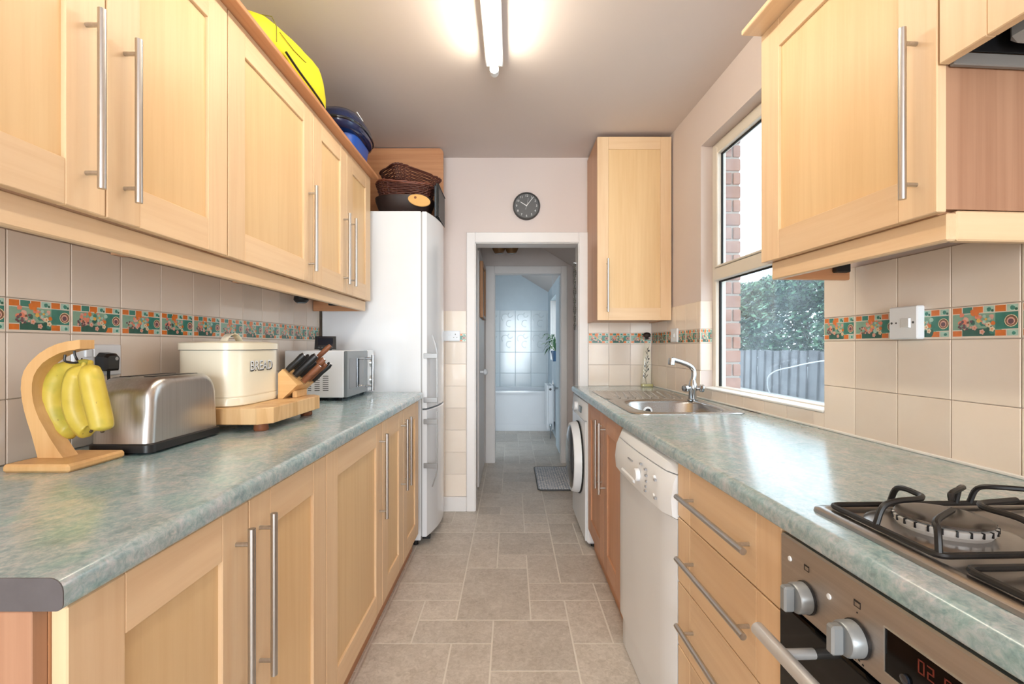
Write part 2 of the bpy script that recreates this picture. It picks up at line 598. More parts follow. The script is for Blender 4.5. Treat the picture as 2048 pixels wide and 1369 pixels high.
def part(name, mb, mat, parent, label=None, smooth=34, recalc=True, kind=None):
    b = BASE[parent.name]
    me = mb.mesh(name, b, smooth, recalc)
    mats(me, mat)
    o = bpy.data.objects.new(name, me)
    COL.objects.link(o)
    o.parent = parent
    BASE[o.name] = b
    return tag(o, label, kind=kind)

def single(name, mb, mat, label, cat, base=(0, 0, 0), rot=0.0, group=None, kind=None, smooth=34, recalc=True):
    me = mb.mesh(name, base, smooth, recalc)
    mats(me, mat)
    o = bpy.data.objects.new(name, me)
    o.location = rotz(base, rot); o.rotation_euler = (0, 0, rot)
    COL.objects.link(o)
    BASE[o.name] = base
    return tag(o, label, cat, group, kind)

def structure(name, mb, mat, label, rot=0.0, cat=None, smooth=34):
    return single(name, mb, mat, label, cat or name.split('_')[0], (0, 0, 0), rot, kind='structure', smooth=smooth)

def inst(name, me, parent, loc, rz=0.0, scale=(1, 1, 1)):
    o = bpy.data.objects.new(name, me)
    o.location = loc; o.rotation_euler = (0, 0, rz); o.scale = scale
    COL.objects.link(o)
    o.parent = parent
    BASE[o.name] = (0, 0, 0)
    return o

def text_mb(body, size, extrude=0.0005, res=3):
    cu = bpy.data.curves.new('lettering', 'FONT')
    cu.body = body; cu.size = size; cu.extrude = extrude; cu.resolution_u = res
    cu.align_x = 'CENTER'; cu.align_y = 'CENTER'
    o = bpy.data.objects.new('lettering', cu)
    COL.objects.link(o)
    bpy.context.view_layer.update()
    dg = bpy.context.evaluated_depsgraph_get()
    me = bpy.data.meshes.new_from_object(o.evaluated_get(dg))
    mb = MB().add([tuple(v.co) for v in me.vertices], [tuple(p.vertices) for p in me.polygons])
    bpy.data.objects.remove(o, do_unlink=True)
    bpy.data.curves.remove(cu); bpy.data.meshes.remove(me)
    return mb

# ------------------------------------------------------------------ the room
YB = 3.336            # back wall
XL = -1.127           # left wall (tile face)
PW = 1.1207           # right wall (tile face) in the turned frame
ZC = 2.525            # ceiling
ZWL = 0.912           # left worktop
ZWR = 0.894           # right worktop
Y0 = -4.65             # room goes on behind the camera
TD = 0.005            # tile thickness

floor = structure('floor', MB().box(-1.35, 1.5, Y0, 7.4, -0.08, -0.0015), 'floorgrout',
                  'beige stone effect tiled floor running from kitchen to bathroom', cat='floor')
# floor tiles on a 0.16 m grid: those read from the photograph first, the rest filled in
GX, GY, MX, MY = 0.083, 1.692, 0.1605, 0.1572
hand = [(-1, 0, 2, 2), (-2, 2, 2, 3), (0, 2, 1, 1), (1, 1, 1, 2), (0, 3, 2, 1), (0, 4, 1, 2), (1, 4, 2, 2),
        (-1, 6, 2, 2), (-2, 5, 1, 3), (-1, 5, 1, 1), (-4, 3, 2, 1), (-4, 1, 1, 2), (-3, 2, 1, 1), (-3, 1, 2, 1),
        (-4, -1, 2, 2), (-2, -1, 1, 2), (-1, -1, 2, 1), (1, -1, 2, 2), (-4, 4, 2, 2), (-4, 6, 2, 2), (1, 6, 1, 1),
        (1, 7, 1, 2), (2, 6, 2, 2), (-2, 8, 2, 2), (0, 8, 1, 1), (0, 9, 1, 1), (1, 9, 2, 1), (-2, 10, 1, 1),
        (-1, 10, 1, 1), (0, 10, 1, 2), (2, 1, 1, 2), (2, 3, 1, 1), (-2, 11, 2, 2), (0, 12, 1, 1), (1, 10, 2, 2)]
used = {}
rects = []
def put(i, j, w, h):
    for a in range(w):
        for b in range(h):
            used[(i + a, j + b)] = 1
    rects.append((i, j, w, h))
for r_ in hand:
    if all((r_[0] + a, r_[1] + b) not in used for a in range(r_[2]) for b in range(r_[3])):
        put(*r_)
RF = random.Random(11)
for j in range(-12, 31):
    for i in range(-7, 6):
        if (i, j) in used: continue
        opts = [(2, 2), (2, 1), (1, 2), (1, 1), (2, 3)]
        RF.shuffle(opts)
        for w, h in opts + [(1, 1)]:
            if all((i + a, j + b) not in used for a in range(w) for b in range(h)) and i + w <= 6:
                put(i, j, w, h); break
fmesh = {}
for (i, j, w, h) in rects:
    x0, y0 = GX + i * MX, GY + j * MY
    if y0 > 6.45: continue
    key = (w, h)
    if key not in fmesh:
        g = 0.0035
        me = MB().box(g, w * MX - g, g, h * MY - g, -0.0015, 0.0, 0.0006).mesh('floor_tile')
        mats(me, 'floortile')
        fmesh[key] = me
    inst('floor_tile', fmesh[key], floor, (x0, y0, 0))

# ceiling
structure('ceiling', MB().box(-1.35, 1.5, Y0, YB + 0.02, ZC, ZC + 0.1), 'ceilingpaint', 'plain off white kitchen ceiling', cat='ceiling')

# walls
wall_left = structure('wall_left', MB().box(-1.35, XL - TD, Y0, YB + 0.14, 0, ZC), 'grout',
                      'long kitchen wall behind the bread bin, cream tiles with a floral border', cat='wall')
wb = MB()
wb.box(-1.35, -0.285, YB + TD, YB + 0.14, 0, ZC)
wb.box(0.505, 1.4, YB + TD, YB + 0.14, 0, ZC)
wb.box(-0.285, 0.505, YB + TD, YB + 0.14, 1.94, ZC)
wall_back = structure('wall_back', wb, 'paint', 'pinkish painted end wall with the doorway and clock', cat='wall')

WQ0, WQ1, WZ0, WZ1 = 1.551, 2.510, 0.935, 2.268       # window opening
wr = MB()
pin = PW + TD
wr.box(pin, PW + 0.135, Y0 - 0.1, WQ0, 0, ZC)
wr.box(pin, PW + 0.135, WQ1, YB + 0.2, 0, ZC)
wr.box(pin, PW + 0.135, WQ0, WQ1, 0, WZ0)
wr.box(pin, PW + 0.135, WQ0, WQ1, WZ1, ZC)
wall_right = structure('wall_right', wr, 'paint', 'window wall of the kitchen, painted above cream tiles', rot=TH, cat='wall')

# ---- wall tiles
TW, THH = 0.153, 0.151
tile_me = MB().box(0.0008, 0.1522, -TD, 0.001, 0.0008, 0.1502, 0.0016).mesh('tile')
mats(tile_me, 'walltile')

def motif(seed):
    """border tile: cream body with the printed squares, grapes, flowers and snail"""
    r = random.Random(seed)
    W, H = 0.153, 0.078
    names = ['walltile', 'p_orange', 'p_teal', 'p_pale', 'p_dark', 'p_pink', 'p_rose', 'p_plum', 'p_cream', 'p_mid', 'p_brown', 'p_yellow']
    ix = {n: i for i, n in enumerate(names)}
    mb = MB().box(0.0008, W - 0.0008, -TD, 0.001, 0.0008, H - 0.0008, 0.0012)
    lay = [0]
    def poly(pts, n):
        lay[0] += 1
        d = -TD - 0.00012 - 0.000012 * lay[0]
        cx = sum(p[0] for p in pts) / len(pts); cz = sum(p[1] for p in pts) / len(pts)
        mb.add([(x, d, z) for x, z in pts], [tuple(range(len(pts)))], ix[n])
    def rect(x0, x1, z0, z1, n):
        poly([(x0, z0), (x1, z0), (x1, z1), (x0, z1)], n)
    def blob(x, z, rr, n, k=8, j=0.2):
        o = r.random()
        poly([(x + rr * (1 + j * (r.random() - .5)) * math.cos(2 * PI * (i + o) / k),
               z + rr * (1 + j * (r.random() - .5)) * math.sin(2 * PI * (i + o) / k)) for i in range(k)], n)
    x0, x1 = 0.004, W - 0.004
    w = (x1 - x0) / 6.0
    zt0, zt1 = 0.0605, 0.0745
    for i, n in enumerate(['p_orange', 'p_teal', 'p_orange', 'p_pale', 'p_orange', 'p_pale']):
        rect(x0 + i * w + 0.0012, x0 + (i + 1) * w - 0.0012, zt0, zt1, n)
    rect(x0 + 0.001, x1 - 0.001, 0.0215, 0.0585, 'p_mid')
    rect(x0 + 2.0 * w, x0 + 4.6 * w, 0.0075, 0.0585, 'p_mid')
    rect(x0 + 1.0 * w, x0 + 4.0 * w, 0.0065, 0.024, 'p_dark')
    rect(x0 + 4.05 * w, x0 + 6 * w - .001, 0.0215, 0.0585, 'p_teal')
    rect(x0 + 0.001, x0 + 0.95 * w, 0.0065, 0.0195, 'p_orange')
    rect(x0 + 4.05 * w, x0 + 4.95 * w, 0.0065, 0.0195, 'p_orange')
    rect(x0 + 5.05 * w, x0 + 6 * w - 0.001, 0.0065, 0.0195, 'p_pale')
    for i in (3, 5):
        blob(x0 + (i + .5) * w, 0.067, 0.005, 'p_teal')
        blob(x0 + (i + .8) * w, 0.064, 0.003, 'p_dark')
    blob(x0 + 5.6 * w, 0.012, 0.004, 'p_teal')
    # leaves, flowers
    for _ in range(10):
        blob(x0 + w * r.uniform(1.9, 4.1), r.uniform(0.013, 0.052), r.uniform(.004, .008), r.choice(['p_dark', 'p_teal', 'p_dark', 'p_pale']), 6, .5)
    for _ in range(14):
        blob(x0 + w * r.uniform(0.7, 3.9), r.uniform(0.030, 0.057), r.uniform(.004, .007), r.choice(['p_pink', 'p_pink', 'p_rose']), 7, .4)
    for _ in range(5):
        blob(x0 + w * r.uniform(2.0, 2.9), r.uniform(0.052, 0.066), r.uniform(.003, .006), 'p_orange', 7, .4)
    for _ in range(16):
        blob(x0 + w * r.uniform(0.6, 1.9), r.uniform(0.022, 0.042), r.uniform(.0026, .0036), r.choice(['p_plum', 'p_brown', 'p_plum', 'p_rose']), 8, 0)
    for k in range(6):
        a = 2 * PI * k / 6
        blob(x0 + 3.25 * w + .007 * math.cos(a), 0.045 + .007 * math.sin(a), .0042, 'p_mid' if k % 2 else 'p_pale', 8, .1)
    blob(x0 + 3.25 * w, .045, .003, 'p_yellow')
    for cx, cz in ((2.9, .016), (3.8, .022), (2.2, .026), (3.5, .032)):
        for k in range(5):
            a = 2 * PI * k / 5
            blob(x0 + cx * w + .0038 * math.cos(a), cz + .0038 * math.sin(a), .0028, 'p_rose' if cx < 3 else 'p_cream', 7, .1)
        blob(x0 + cx * w, cz, .0018, 'p_orange', 6, 0)
    blob(x0 + 3.9 * w, .035, .005, 'p_orange'); blob(x0 + 2.6 * w, .042, .005, 'p_yellow')
    # snail
    blob(x0 + 5.42 * w, .039, .0135, 'p_cream', 14, 0)
    blob(x0 + 5.42 * w, .039, .0118, 'p_brown', 14, 0)
    blob(x0 + 5.40 * w, .0385, .0085, 'p_rose', 12, 0)
    blob(x0 + 5.40 * w, .0375, .0058, 'p_plum', 12, 0)
    me = mb.mesh('border_tile', recalc=False)
    # flat print has to face the room
    mats(me, names)
    return me
border_me = [motif(k) for k in (3, 5, 9)]

def tile_run(parent, place, rz, a0, a1, aorg, rows, pitch=TW, bidx=0):
    """place(a, z) -> local location of a tile whose left edge is at a; rows = (z0, z1, border?)"""
    k0 = math.floor((a0 - aorg) / pitch); k = k0
    while aorg + k * pitch < a1 - 1e-4:
        l = max(a0, aorg + k * pitch); r = min(a1, aorg + (k + 1) * pitch)
        if r - l > 0.006:
            for z0, z1, bd in rows:
                h = z1 - z0
                me = border_me[(k + bidx) % 3] if bd else tile_me
                inst('border_tile' if bd else 'tile', me, parent, place(l, r, z0), rz,
                     ((r - l) / 0.153, 1, h / (0.078 if bd else 0.151)))
        k += 1

RL = [(0.912, 1.058, False), (1.058, 1.2085, False), (1.2085, 1.287, True), (1.287, 1.44, False)]
RR = [(0.894, 1.0446, False), (1.0446, 1.194, False), (1.194, 1.272, True), (1.272, 1.424, False)]
tile_run(wall_left, lambda l, r, z: (XL - TD, l, z), PI / 2, 0.40, 2.745, 1.043, RL)
# right wall, in the turned frame (left edge seen from the room is the far one)
def pr(l, r, z):
    return (PW + TD, r, z)
tile_run(wall_right, pr, -PI / 2, 0.05, WQ0, 0.955, RR)
tile_run(wall_right, pr, -PI / 2, WQ1, YB - 0.04, 2.548, RR)
tile_run(wall_right, pr, -PI / 2, WQ0, WQ1, 1.602, [(0.894, 0.95, False)])
# far reveal of the window, facing the camera
for z0, z1, bd in RR[1:]:
    inst('border_tile' if bd else 'tile', border_me[0] if bd else tile_me, wall_right, (PW + .001, WQ1, max(z0, .955)), 0,
         (0.064 / 0.153, 1, (z1 - max(z0, .955)) / (0.078 if bd else 0.151)))
# end wall
tile_run(wall_back, lambda l, r, z: (l, YB + TD, z), 0, 0.548, 0.999, 0.542, RR)
zt = 0.105
rows = []
for k in range(7):
    rows.append((zt + k * 0.1575, zt + (k + 1) * 0.1575, False))
rows += [(1.2075, 1.2665, True), (1.2665, 1.43, False)]
tile_run(wall_back, lambda l, r, z: (l, YB + TD, z), 0, -0.62, -0.322, -0.475, rows)

# silicone line along the right worktop
single('sealant_strip', MB().box(PW - 0.006, PW + 0.001, -0.2, YB - .05, ZWR, ZWR + 0.008, 0.002), 'silicone',
       'white sealant line along the back of the sink worktop', 'sealant', rot=TH)
# sill bead
single('window_bead', MB().box(PW - 0.004, PW + 0.07, WQ0 + .002, WQ1 - .002, 0.9502, 0.958, 0.002), 'silicone',
       'white sill strip on top of the short tile upstand under the window', 'sill', rot=TH)

# ---- door frames
def door_frame(name, label, xo0, xo1, xi0, xi1, zo, zi, y0, y1, depth_to):
    m = MB()
    m.box(xo0, xi0, y0, y0 + 0.018, 0, zo, 0.004)
    m.box(xi1, xo1, y0, y0 + 0.018, 0, zo, 0.004)
    m.box(xi0 - .001, xi1 + .001, y0, y0 + 0.018, zi, zo, 0.004)
    o = structure(name, m, 'whitepaint', label, cat='door frame')
    j = MB()
    j.box(xi0 - 0.03, xi0 + 0.004, y0 + .012, depth_to, 0, zi + .03)
    j.box(xi1 - 0.004, xi1 + 0.03, y0 + .012, depth_to, 0, zi + .03)
    j.box(xi0, xi1, y0 + .012, depth_to, zi - .004, zi + 0.03)
    part('jamb', j, 'whitepaint', o)
    return o
door_frame('trim_1', 'white painted frame of the near doorway under the clock', -0.320, 0.546, -0.258, 0.480, 1.989, 1.915, YB - 0.013, 0, YB + 0.15)
door_frame('trim_2', 'white painted frame of the bathroom doorway further back', -0.262, 0.560, -0.170, 0.500, 1.985, 1.912, 4.70, 0, 4.82)
bb = MB().box(-0.62, -0.321, YB - 0.014, YB + TD, 0, 0.105, 0.004)
structure('baseboard_back', bb, 'whitepaint', 'white skirting board beside the fridge and doorway', cat='baseboard')

# ---- lobby and bathroom beyond
structure('wall_lobby_left', MB().box(-0.42, -0.30, YB + 0.14, 4.84, 0, 2.6), 'lobbypaint', 'left wall of the small lobby behind the doorway', cat='wall')
structure('wall_lobby_right', MB().box(0.62, 0.74, YB + 0.14, 4.84, 0, 2.05), 'lobbypaint', 'right wall of the small lobby behind the doorway', cat='wall')
lf = MB()
lf.box(-0.42, -0.20, 4.72, 4.82, 0, 2.5)
lf.box(0.53, 0.74, 4.72, 4.82, 0, 2.1)
lf.prism([(-0.20, 1.94), (0.53, 1.94), (0.53, 2.05), (0.232, 2.24), (-0.20, 2.5)], 'xz', 4.72, 4.82)
structure('wall_lobby_back', lf, 'lobbypaint', 'far wall of the lobby around the bathroom doorway', cat='wall')
def roofz(x): return 2.217 - 0.607 * (x - 0.232)
rf = MB()
xs = (-1.1, 0.8)
rf.add([(xs[0], YB + .13, roofz(xs[0])), (xs[1], YB + .13, roofz(xs[1])), (xs[1], 7.4, roofz(xs[1])), (xs[0], 7.4, roofz(xs[0])),
        (xs[0], YB + .13, roofz(xs[0]) + .12), (xs[1], YB + .13, roofz(xs[1]) + .12), (xs[1], 7.4, roofz(xs[1]) + .12), (xs[0], 7.4, roofz(xs[0]) + .12)],
       [(0, 1, 2, 3), (4, 5, 6, 7), (0, 1, 5, 4), (1, 2, 6, 5), (2, 3, 7, 6), (3, 0, 4, 7)])
structure('ceiling_lobby', rf, 'ceilingpaint', 'sloping ceiling over the lobby and bathroom', cat='ceiling')
wall_bath = structure('wall_bathroom_back', MB().box(-1.0, 0.7, 7.205, 7.32, 0, 3.0), 'bluepaint', 'far bathroom wall above the bath', cat='wall')
structure('wall_bathroom_left', MB().box(-1.05, -0.95, 4.82, 7.3, 0, 3.05), 'bluepaint', 'left bathroom wall', cat='wall')
br = MB()
BWY0, BWY1, BWZ0, BWZ1 = 5.50, 6.80, 0.985, 1.84
br.box(0.565, 0.72, 4.82, BWY0, 0, 2.03); br.box(0.565, 0.72, BWY1, 7.3, 0, 2.03)
br.box(0.565, 0.72, BWY0, BWY1, 0, BWZ0); br.box(0.565, 0.72, BWY0, BWY1, BWZ1, 2.03)
structure('wall_bathroom_right', br, 'bluepaint', 'right bathroom wall with the small window', cat='wall')
bt = MB().box(0.002, 0.238, -0.008, 0.0, 0.002, 0.321, 0.003)
btm = bt.mesh('tile'); mats(btm, 'bathtile')
bt2 = MB().box(0.002, 0.238, -0.008, 0.0, 0.002, 0.321, 0.003)
for s, (cx, cz, rr) in enumerate(((.085, .21, .055), (.15, .12, .05), (.16, .25, .035))):
    bt2.tube([(cx + rr * math.cos(a * .5 + s), -.008, cz + rr * math.sin(a * .5 + s)) for a in range(0, 9)], 0.007, 6)
btm2 = bt2.mesh('tile'); mats(btm2, 'bathtile')
for i in range(-3, 4):
    for j in range(4):
        z = 0.44 + j * 0.323
        inst('tile', btm2 if j >= 2 else btm, wall_bath, (-0.18 + i * 0.24 if i < 3 else .54, 7.205, z), 0, (1 if i < 3 else .1, 1, 1))
w2 = structure('window_2', MB().box(0.67, 0.716, BWY0, BWY0 + .05, BWZ0, BWZ1, .004).box(0.67, 0.716, BWY1 - .05, BWY1, BWZ0, BWZ1, .004)
               .box(0.67, 0.716, BWY0 + .05, BWY1 - .05, BWZ1 - .05, BWZ1, .004).box(0.67, 0.716, BWY0 + .05, BWY1 - .05, BWZ0, BWZ0 + .04, .004),
               'upvc', 'small white bathroom window with a plant on its sill', cat='window')
part('reveal', MB().box(0.5655, 0.669, BWY1 - .010, BWY1 - .0005, BWZ0 + .001, BWZ1 - .001), 'whitepaint', w2)
part('pane', MB().box(0.690, 0.696, BWY0 + .05, BWY1 - .05, BWZ0 + .04, BWZ1 - .05), 'pane', w2)

# ---- kitchen window
PF0, PF1 = PW + 0.068, PW + 0.125
fr = MB()
fr.box(PF0, PF1, WQ1 - 0.040, WQ1, WZ0, WZ1, 0.004)
fr.box(PF0, PF1, WQ0, WQ0 + 0.040, WZ0, WZ1, 0.004)
fr.box(PF0, PF1, WQ0 + .04, WQ1 - .04, WZ1 - 0.030, WZ1, 0.004)
fr.box(PF0, PF1, WQ0 + .04, WQ1 - .04, WZ0, 0.962, 0.003)
win = structure('window_1', fr, 'upvc', 'cream framed kitchen window beside the wall cupboard', rot=TH, cat='window')
part('transom', MB().box(PF0 - .012, PF1, WQ0 + .04, WQ1 - .04, 1.528, 1.592, 0.004), 'upvc', win)
sa = MB()
q0, q1, z0, z1 = WQ0 + .043, WQ1 - .043, 1.596, WZ1 - .033
sa.box(PF0 - .012, PF1 - .02, q1 - .036, q1, z0, z1, .004).box(PF0 - .012, PF1 - .02, q0, q0 + .036, z0, z1, .004)
sa.box(PF0 - .012, PF1 - .02, q0 + .036, q1 - .036, z1 - .036, z1, .004).box(PF0 - .012, PF1 - .02, q0 + .036, q1 - .036, z0, z0 + .010, .003)
sash = part('sash', sa, 'upvc', win)
g = MB()
g.box(PF0 + .010, PF0 + .019, q1 - .042, q1 - .036, z0 + .01, z1 - .036).box(PF0 + .010, PF0 + .019, q0 + .036, q0 + .042, z0 + .01, z1 - .036)
g.box(PF0 + .010, PF0 + .019, q0 + .042, q1 - .042, z1 - .042, z1 - .036)
part('gasket', g, 'blackrubber', sash)
part('pane', MB().box(PF0 + .02, PF0 + .026, q0 + .036, q1 - .036, z0 + .008, z1 - .036), 'hazepane', sash)
g = MB()
g.box(PF0 + .018, PF0 + .029, WQ1 - .047, WQ1 - .04, 0.962, 1.528).box(PF0 + .018, PF0 + .029, WQ0 + .04, WQ0 + .047, 0.962, 1.528)
g.box(PF0 + .018, PF0 + .029, WQ0 + .047, WQ1 - .047, 1.521, 1.528)
part('gasket', g, 'blackrubber', win)
part('pane', MB().box(PF0 + .03, PF0 + .036, WQ0 + .04, WQ1 - .04, 0.960, 1.528), 'hazepane', win)

# ---- outside: brick leaf of the wall, fence, hedge, ground
ex = MB()
ex.box(PW + .137, PW + .225, Y0, WQ0, -0.2, 2.9).box(PW + .137, PW + .225, WQ1 + .012, YB + .3, -0.2, 2.9)
ex.box(PW + .137, PW + .225, WQ0, WQ1 + .012, -0.2, 0.86).box(PW + .137, PW + .225, WQ0, WQ1 + .012, 2.34, 2.9)
wall_ext = structure('wall_exterior', ex, 'mortar', 'outer brick leaf of the wall seen through the window', rot=TH, cat='wall')
bm_ = MB().box(0, 0.090, -0.012, 0.05, 0.005, 0.068, .003).mesh('brick'); mats(bm_, 'brick')
bm2 = MB().box(0, 0.040, -0.012, 0.05, 0.005, 0.068, .003).mesh('brick'); mats(bm2, 'brick')
for k in range(20):
    if k % 2:
        inst('brick', bm_, wall_ext, (PW + .137, WQ1 + .012, 0.86 + k * 0.075))
    else:
        inst('brick', bm2, wall_ext, (PW + .137, WQ1 + .012, 0.86 + k * 0.075))
        inst('brick', bm2, wall_ext, (PW + .187, WQ1 + .012, 0.86 + k * 0.075))
structure('ground_outside', MB().box(1.5, 9.0, -3, 16, -0.3, 0.18), 'concrete', 'pale concrete yard outside the window', cat='ground')
fence = thing('garden_fence', 'weathered grey timber board fence outside the window', 'fence', (3.25, 5.5, 0.18))
fence_boards = []
for k in range(66):
    y = 3.6 + k * 0.088
    lean = 0.05 if k % 3 else 0.03
    m = MB()
    top = 1.125 + R.uniform(-.008, .01)
    x = 3.25 + (0.022 if k % 2 else 0.0)
    m.add([(x, y, .2), (x, y + .104, .2), (x + .02, y + .104, .2), (x + .02, y, .2),
           (x, y - lean, top), (x, y + .104 - lean, top), (x + .02, y + .104 - lean, top), (x + .02, y - lean, top)],
          [(0, 1, 2, 3), (4, 5, 6, 7), (0, 1, 5, 4), (1, 2, 6, 5), (2, 3, 7, 6), (3, 0, 4, 7)])
    part('board', m, 'fenceboard', fence)
part('rail', MB().box(3.295, 3.34, 3.5, 9.4, 0.95, 1.02), 'fenceboard', fence)
part('rail', MB().box(3.295, 3.34, 3.5, 9.4, 0.35, 0.42), 'fenceboard', fence)
single('gravel_board', MB().box(3.15, 3.235, 3.4, 9.5, 0.18, 0.60, .01), 'concrete', 'pale concrete kerb along the foot of the garden fence', 'kerb', (3.2, 6, .18))
hp = [(3.0, 5.47, .80), (3.0, 5.40, .86), (3.0, 5.25, .91), (3.0, 5.0, .955), (3.0, 4.75, 1.0), (3.0, 4.5, 1.035), (3.0, 4.2, 1.06)]
single('garden_cable', MB().tube(spline([(3.1, 5.6, .60), (3.03, 5.53, .70)] + hp + [(3.0, 3.9, 1.0), (3.05, 3.75, .6), (3.1, 3.7, .19)], 5), 0.007, 8), 'palehose', 'thin pale cable arching in front of the garden fence', 'cable', (3.1, 3.7, .18))

def leafcloud(n, blobs, size, rnd):
    mb = MB(); vs = []; fs = []; ms = []
    for _ in range(n):
        c, r = rnd.choice(blobs)
        while True:
            d = Vector((rnd.uniform(-1, 1), rnd.uniform(-1, 1), rnd.uniform(-1, 1)))
            if 0.1 < d.length < 1: break
        d = d.normalized() * (d.length ** 0.4)
        p = Vector((c[0] + d.x * r[0], c[1] + d.y * r[1], c[2] + d.z * r[2]))
        a = Vector((rnd.gauss(0, 1), rnd.gauss(0, 1), rnd.gauss(0, 1))).normalized()
        b = a.orthogonal().normalized()
        s = size * rnd.uniform(.6, 1.3)
        o = len(vs)
        vs += [p - a * s, p + b * s * .45, p + a * s, p - b * s * .45]
        fs.append((o, o + 1, o + 2, o + 3)); ms.append(0 if rnd.random() < .5 else 1)
    mb.v = [tuple(v) for v in vs]; mb.f = fs; mb.m = ms
    return mb
RH = random.Random(5)
hedge = thing('garden_hedge', 'tall leafy green hedge behind the garden fence', 'hedge', (4.6, 7.0, 0.18))
blobs = []
for k in range(16):
    y = 4.2 + k * 0.42
    blobs.append(((4.6 + RH.uniform(-.2, .25), y, 1.45 + RH.uniform(-.1, .1)), (.55, .5, .62)))
    blobs.append(((4.6 + RH.uniform(-.2, .3), y + .2, 2.05 + RH.uniform(-.05, .1)), (.5, .45, .34)))
part('foliage', leafcloud(42000, blobs, 0.048, RH), ['hedgeleaf', 'hedgeleaf_b'], hedge, kind='stuff', smooth=0, recalc=False)
st = MB()
for k in range(9):
    y = 4.4 + k * .75
    st.tube(spline([(4.6, y, .18), (4.62, y + RH.uniform(-.1, .1), .9), (4.6, y + RH.uniform(-.2, .2), 1.7)], 4), [.04] * 4 + [.03] * 4 + [.02], 6)
part('stem', st, 'bark', hedge)

# ------------------------------------------------------------------ cabinets
def fm_left(X):
    return (lambda w, out, z: (X + out, w, z)), 'y'
def fm_right(P):
    return (lambda w, out, z: (P - out, w, z)), 'y'
def fm_front(Y):
    return (lambda w, out, z: (w, Y - out, z)), 'x'

def fbox(mb, fm, w0, w1, o0, o1, z0, z1, c=0.0015):
    a, b = fm(w0, o0, z0), fm(w1, o1, z1)
    return mb.box(a[0], b[0], a[1], b[1], a[2], b[2], c)

def bar_handle(fm, p0, p1, posts, r=0.007, off=0.030):
    """bar between p0 and p1 = (w, z), posts at the given (w, z)"""
    m = MB()
    m.cyl(fm(p0[0], off, p0[1]), fm(p1[0], off, p1[1]), r, 14)
    for w, z in posts:
        m.cyl(fm(w, -.001, z), fm(w, off, z), r * .62, 10)
    return m

def vhandle(fm, w, z0, z1, inset=0.03):
    return bar_handle(fm, (w, z0), (w, z1), [(w, z0 + inset), (w, z1 - inset)])

def shaker(root, fmx, w0, w1, z0, z1, hw=None, hz=None, st=0.084, rail=0.084, steel='steel_z', gap=0.0015, wd='beech_'):
    fm, ax = fmx
    w0 += gap; w1 -= gap
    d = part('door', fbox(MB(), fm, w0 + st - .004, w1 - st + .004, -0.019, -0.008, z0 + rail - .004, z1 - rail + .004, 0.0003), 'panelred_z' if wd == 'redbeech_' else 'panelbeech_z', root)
    for a, b in ((w0, w0 + st), (w1 - st, w1)):
        part('stile', fbox(MB(), fm, a, b, -0.020, 0.0, z0, z1, 0.0018), wd + 'z', d)
    for a, b in ((z0, z0 + rail), (z1 - rail, z1)):
        part('rail', fbox(MB(), fm, w0 + st, w1 - st, -0.020, -0.0002, a, b, 0.0012), wd + ax, d)
    if hw is not None:
        part('handle', vhandle(fm, hw, *hz), steel, d, 'brushed steel bar handle')
    return d

# left wall units: doors at X = -0.807, z 1.434 .. 2.138
XU = -0.807
UZ0, UZ1 = 1.434, 2.138
UH = (1.476, 1.817)
def wall_unit(label, y0, y1, doors):
    t = thing('wall_cabinet', label, 'cabinet', (XL + .155, (y0 + y1) / 2, UZ0), group='wall cabinets over the left worktop')
    m = MB()
    m.box(XL + .002, XU - .021, y0, y0 + .018, UZ0, UZ1 - .002).box(XL + .002, XU - .021, y1 - .018, y1, UZ0, UZ1 - .002)
    m.box(XL + .002, XU - .021, y0 + .018, y1 - .018, UZ0 + .02, UZ0 + .038).box(XL + .002, XU - .021, y0 + .018, y1 - .018, UZ1 - .02, UZ1 - .002)
    m.box(XL + .002, XL + .008, y0 + .018, y1 - .018, UZ0 + .038, UZ1 - .02)
    part('carcass', m, 'carcass_y', t)
    for a, b, h in doors:
        shaker(t, fm_left(XU), a, b, UZ0, UZ1, h, UH)
    return t
wall_unit('beech wall cabinet with two doors, the nearest above the toaster end', 0.531, 1.330, [(0.531, 0.931, 0.887), (0.931, 1.330, 0.975)])
wall_unit('beech wall cabinet with one wide door and a single handle, above the bread bin', 1.332, 1.903, [(1.332, 1.903, 1.862)])
wall_unit('beech wall cabinet with two narrow doors and paired handles, beside the fridge', 1.905, 2.675, [(1.905, 2.292, 2.246), (2.292, 2.675, 2.338)])
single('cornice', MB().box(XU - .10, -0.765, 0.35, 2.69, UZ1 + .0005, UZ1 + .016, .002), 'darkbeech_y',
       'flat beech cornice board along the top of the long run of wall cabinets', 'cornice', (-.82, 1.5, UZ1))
pm = MB()
pm.box(-0.852, -0.832, 0.45, 2.665, 1.376, UZ0 - .0005, .003)
pel = single('pelmet', pm, 'beech_y', 'beech light pelmet under the long run of wall cabinets', 'pelmet', (-.84, 1.5, 1.376))
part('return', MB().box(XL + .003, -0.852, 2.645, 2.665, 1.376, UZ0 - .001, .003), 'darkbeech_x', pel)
sp = thing('cabinet_spotlight', 'small black spotlight under the wall cabinets near the fridge', 'light', (-1.075, 2.39, 1.40))
part('housing', MB().lathe([(.012, .033), (.034, .03), (.036, .012), (.026, 0.0)], (-1.075, 2.39, 1.4005), seg=20), 'blackplastic', sp)
part('lens', MB().lathe([(.022, 0), (.02, -.004)], (-1.075, 2.39, 1.4005), seg=16), 'greyglass', sp)
sw = single('junction_box', MB().box(-1.02, -0.96, 2.60, 2.642, 1.405, 1.433, .003), 'blackplastic',
            'small dark box inside the pelmet corner next to the fridge', 'box', (-.99, 2.62, 1.405))

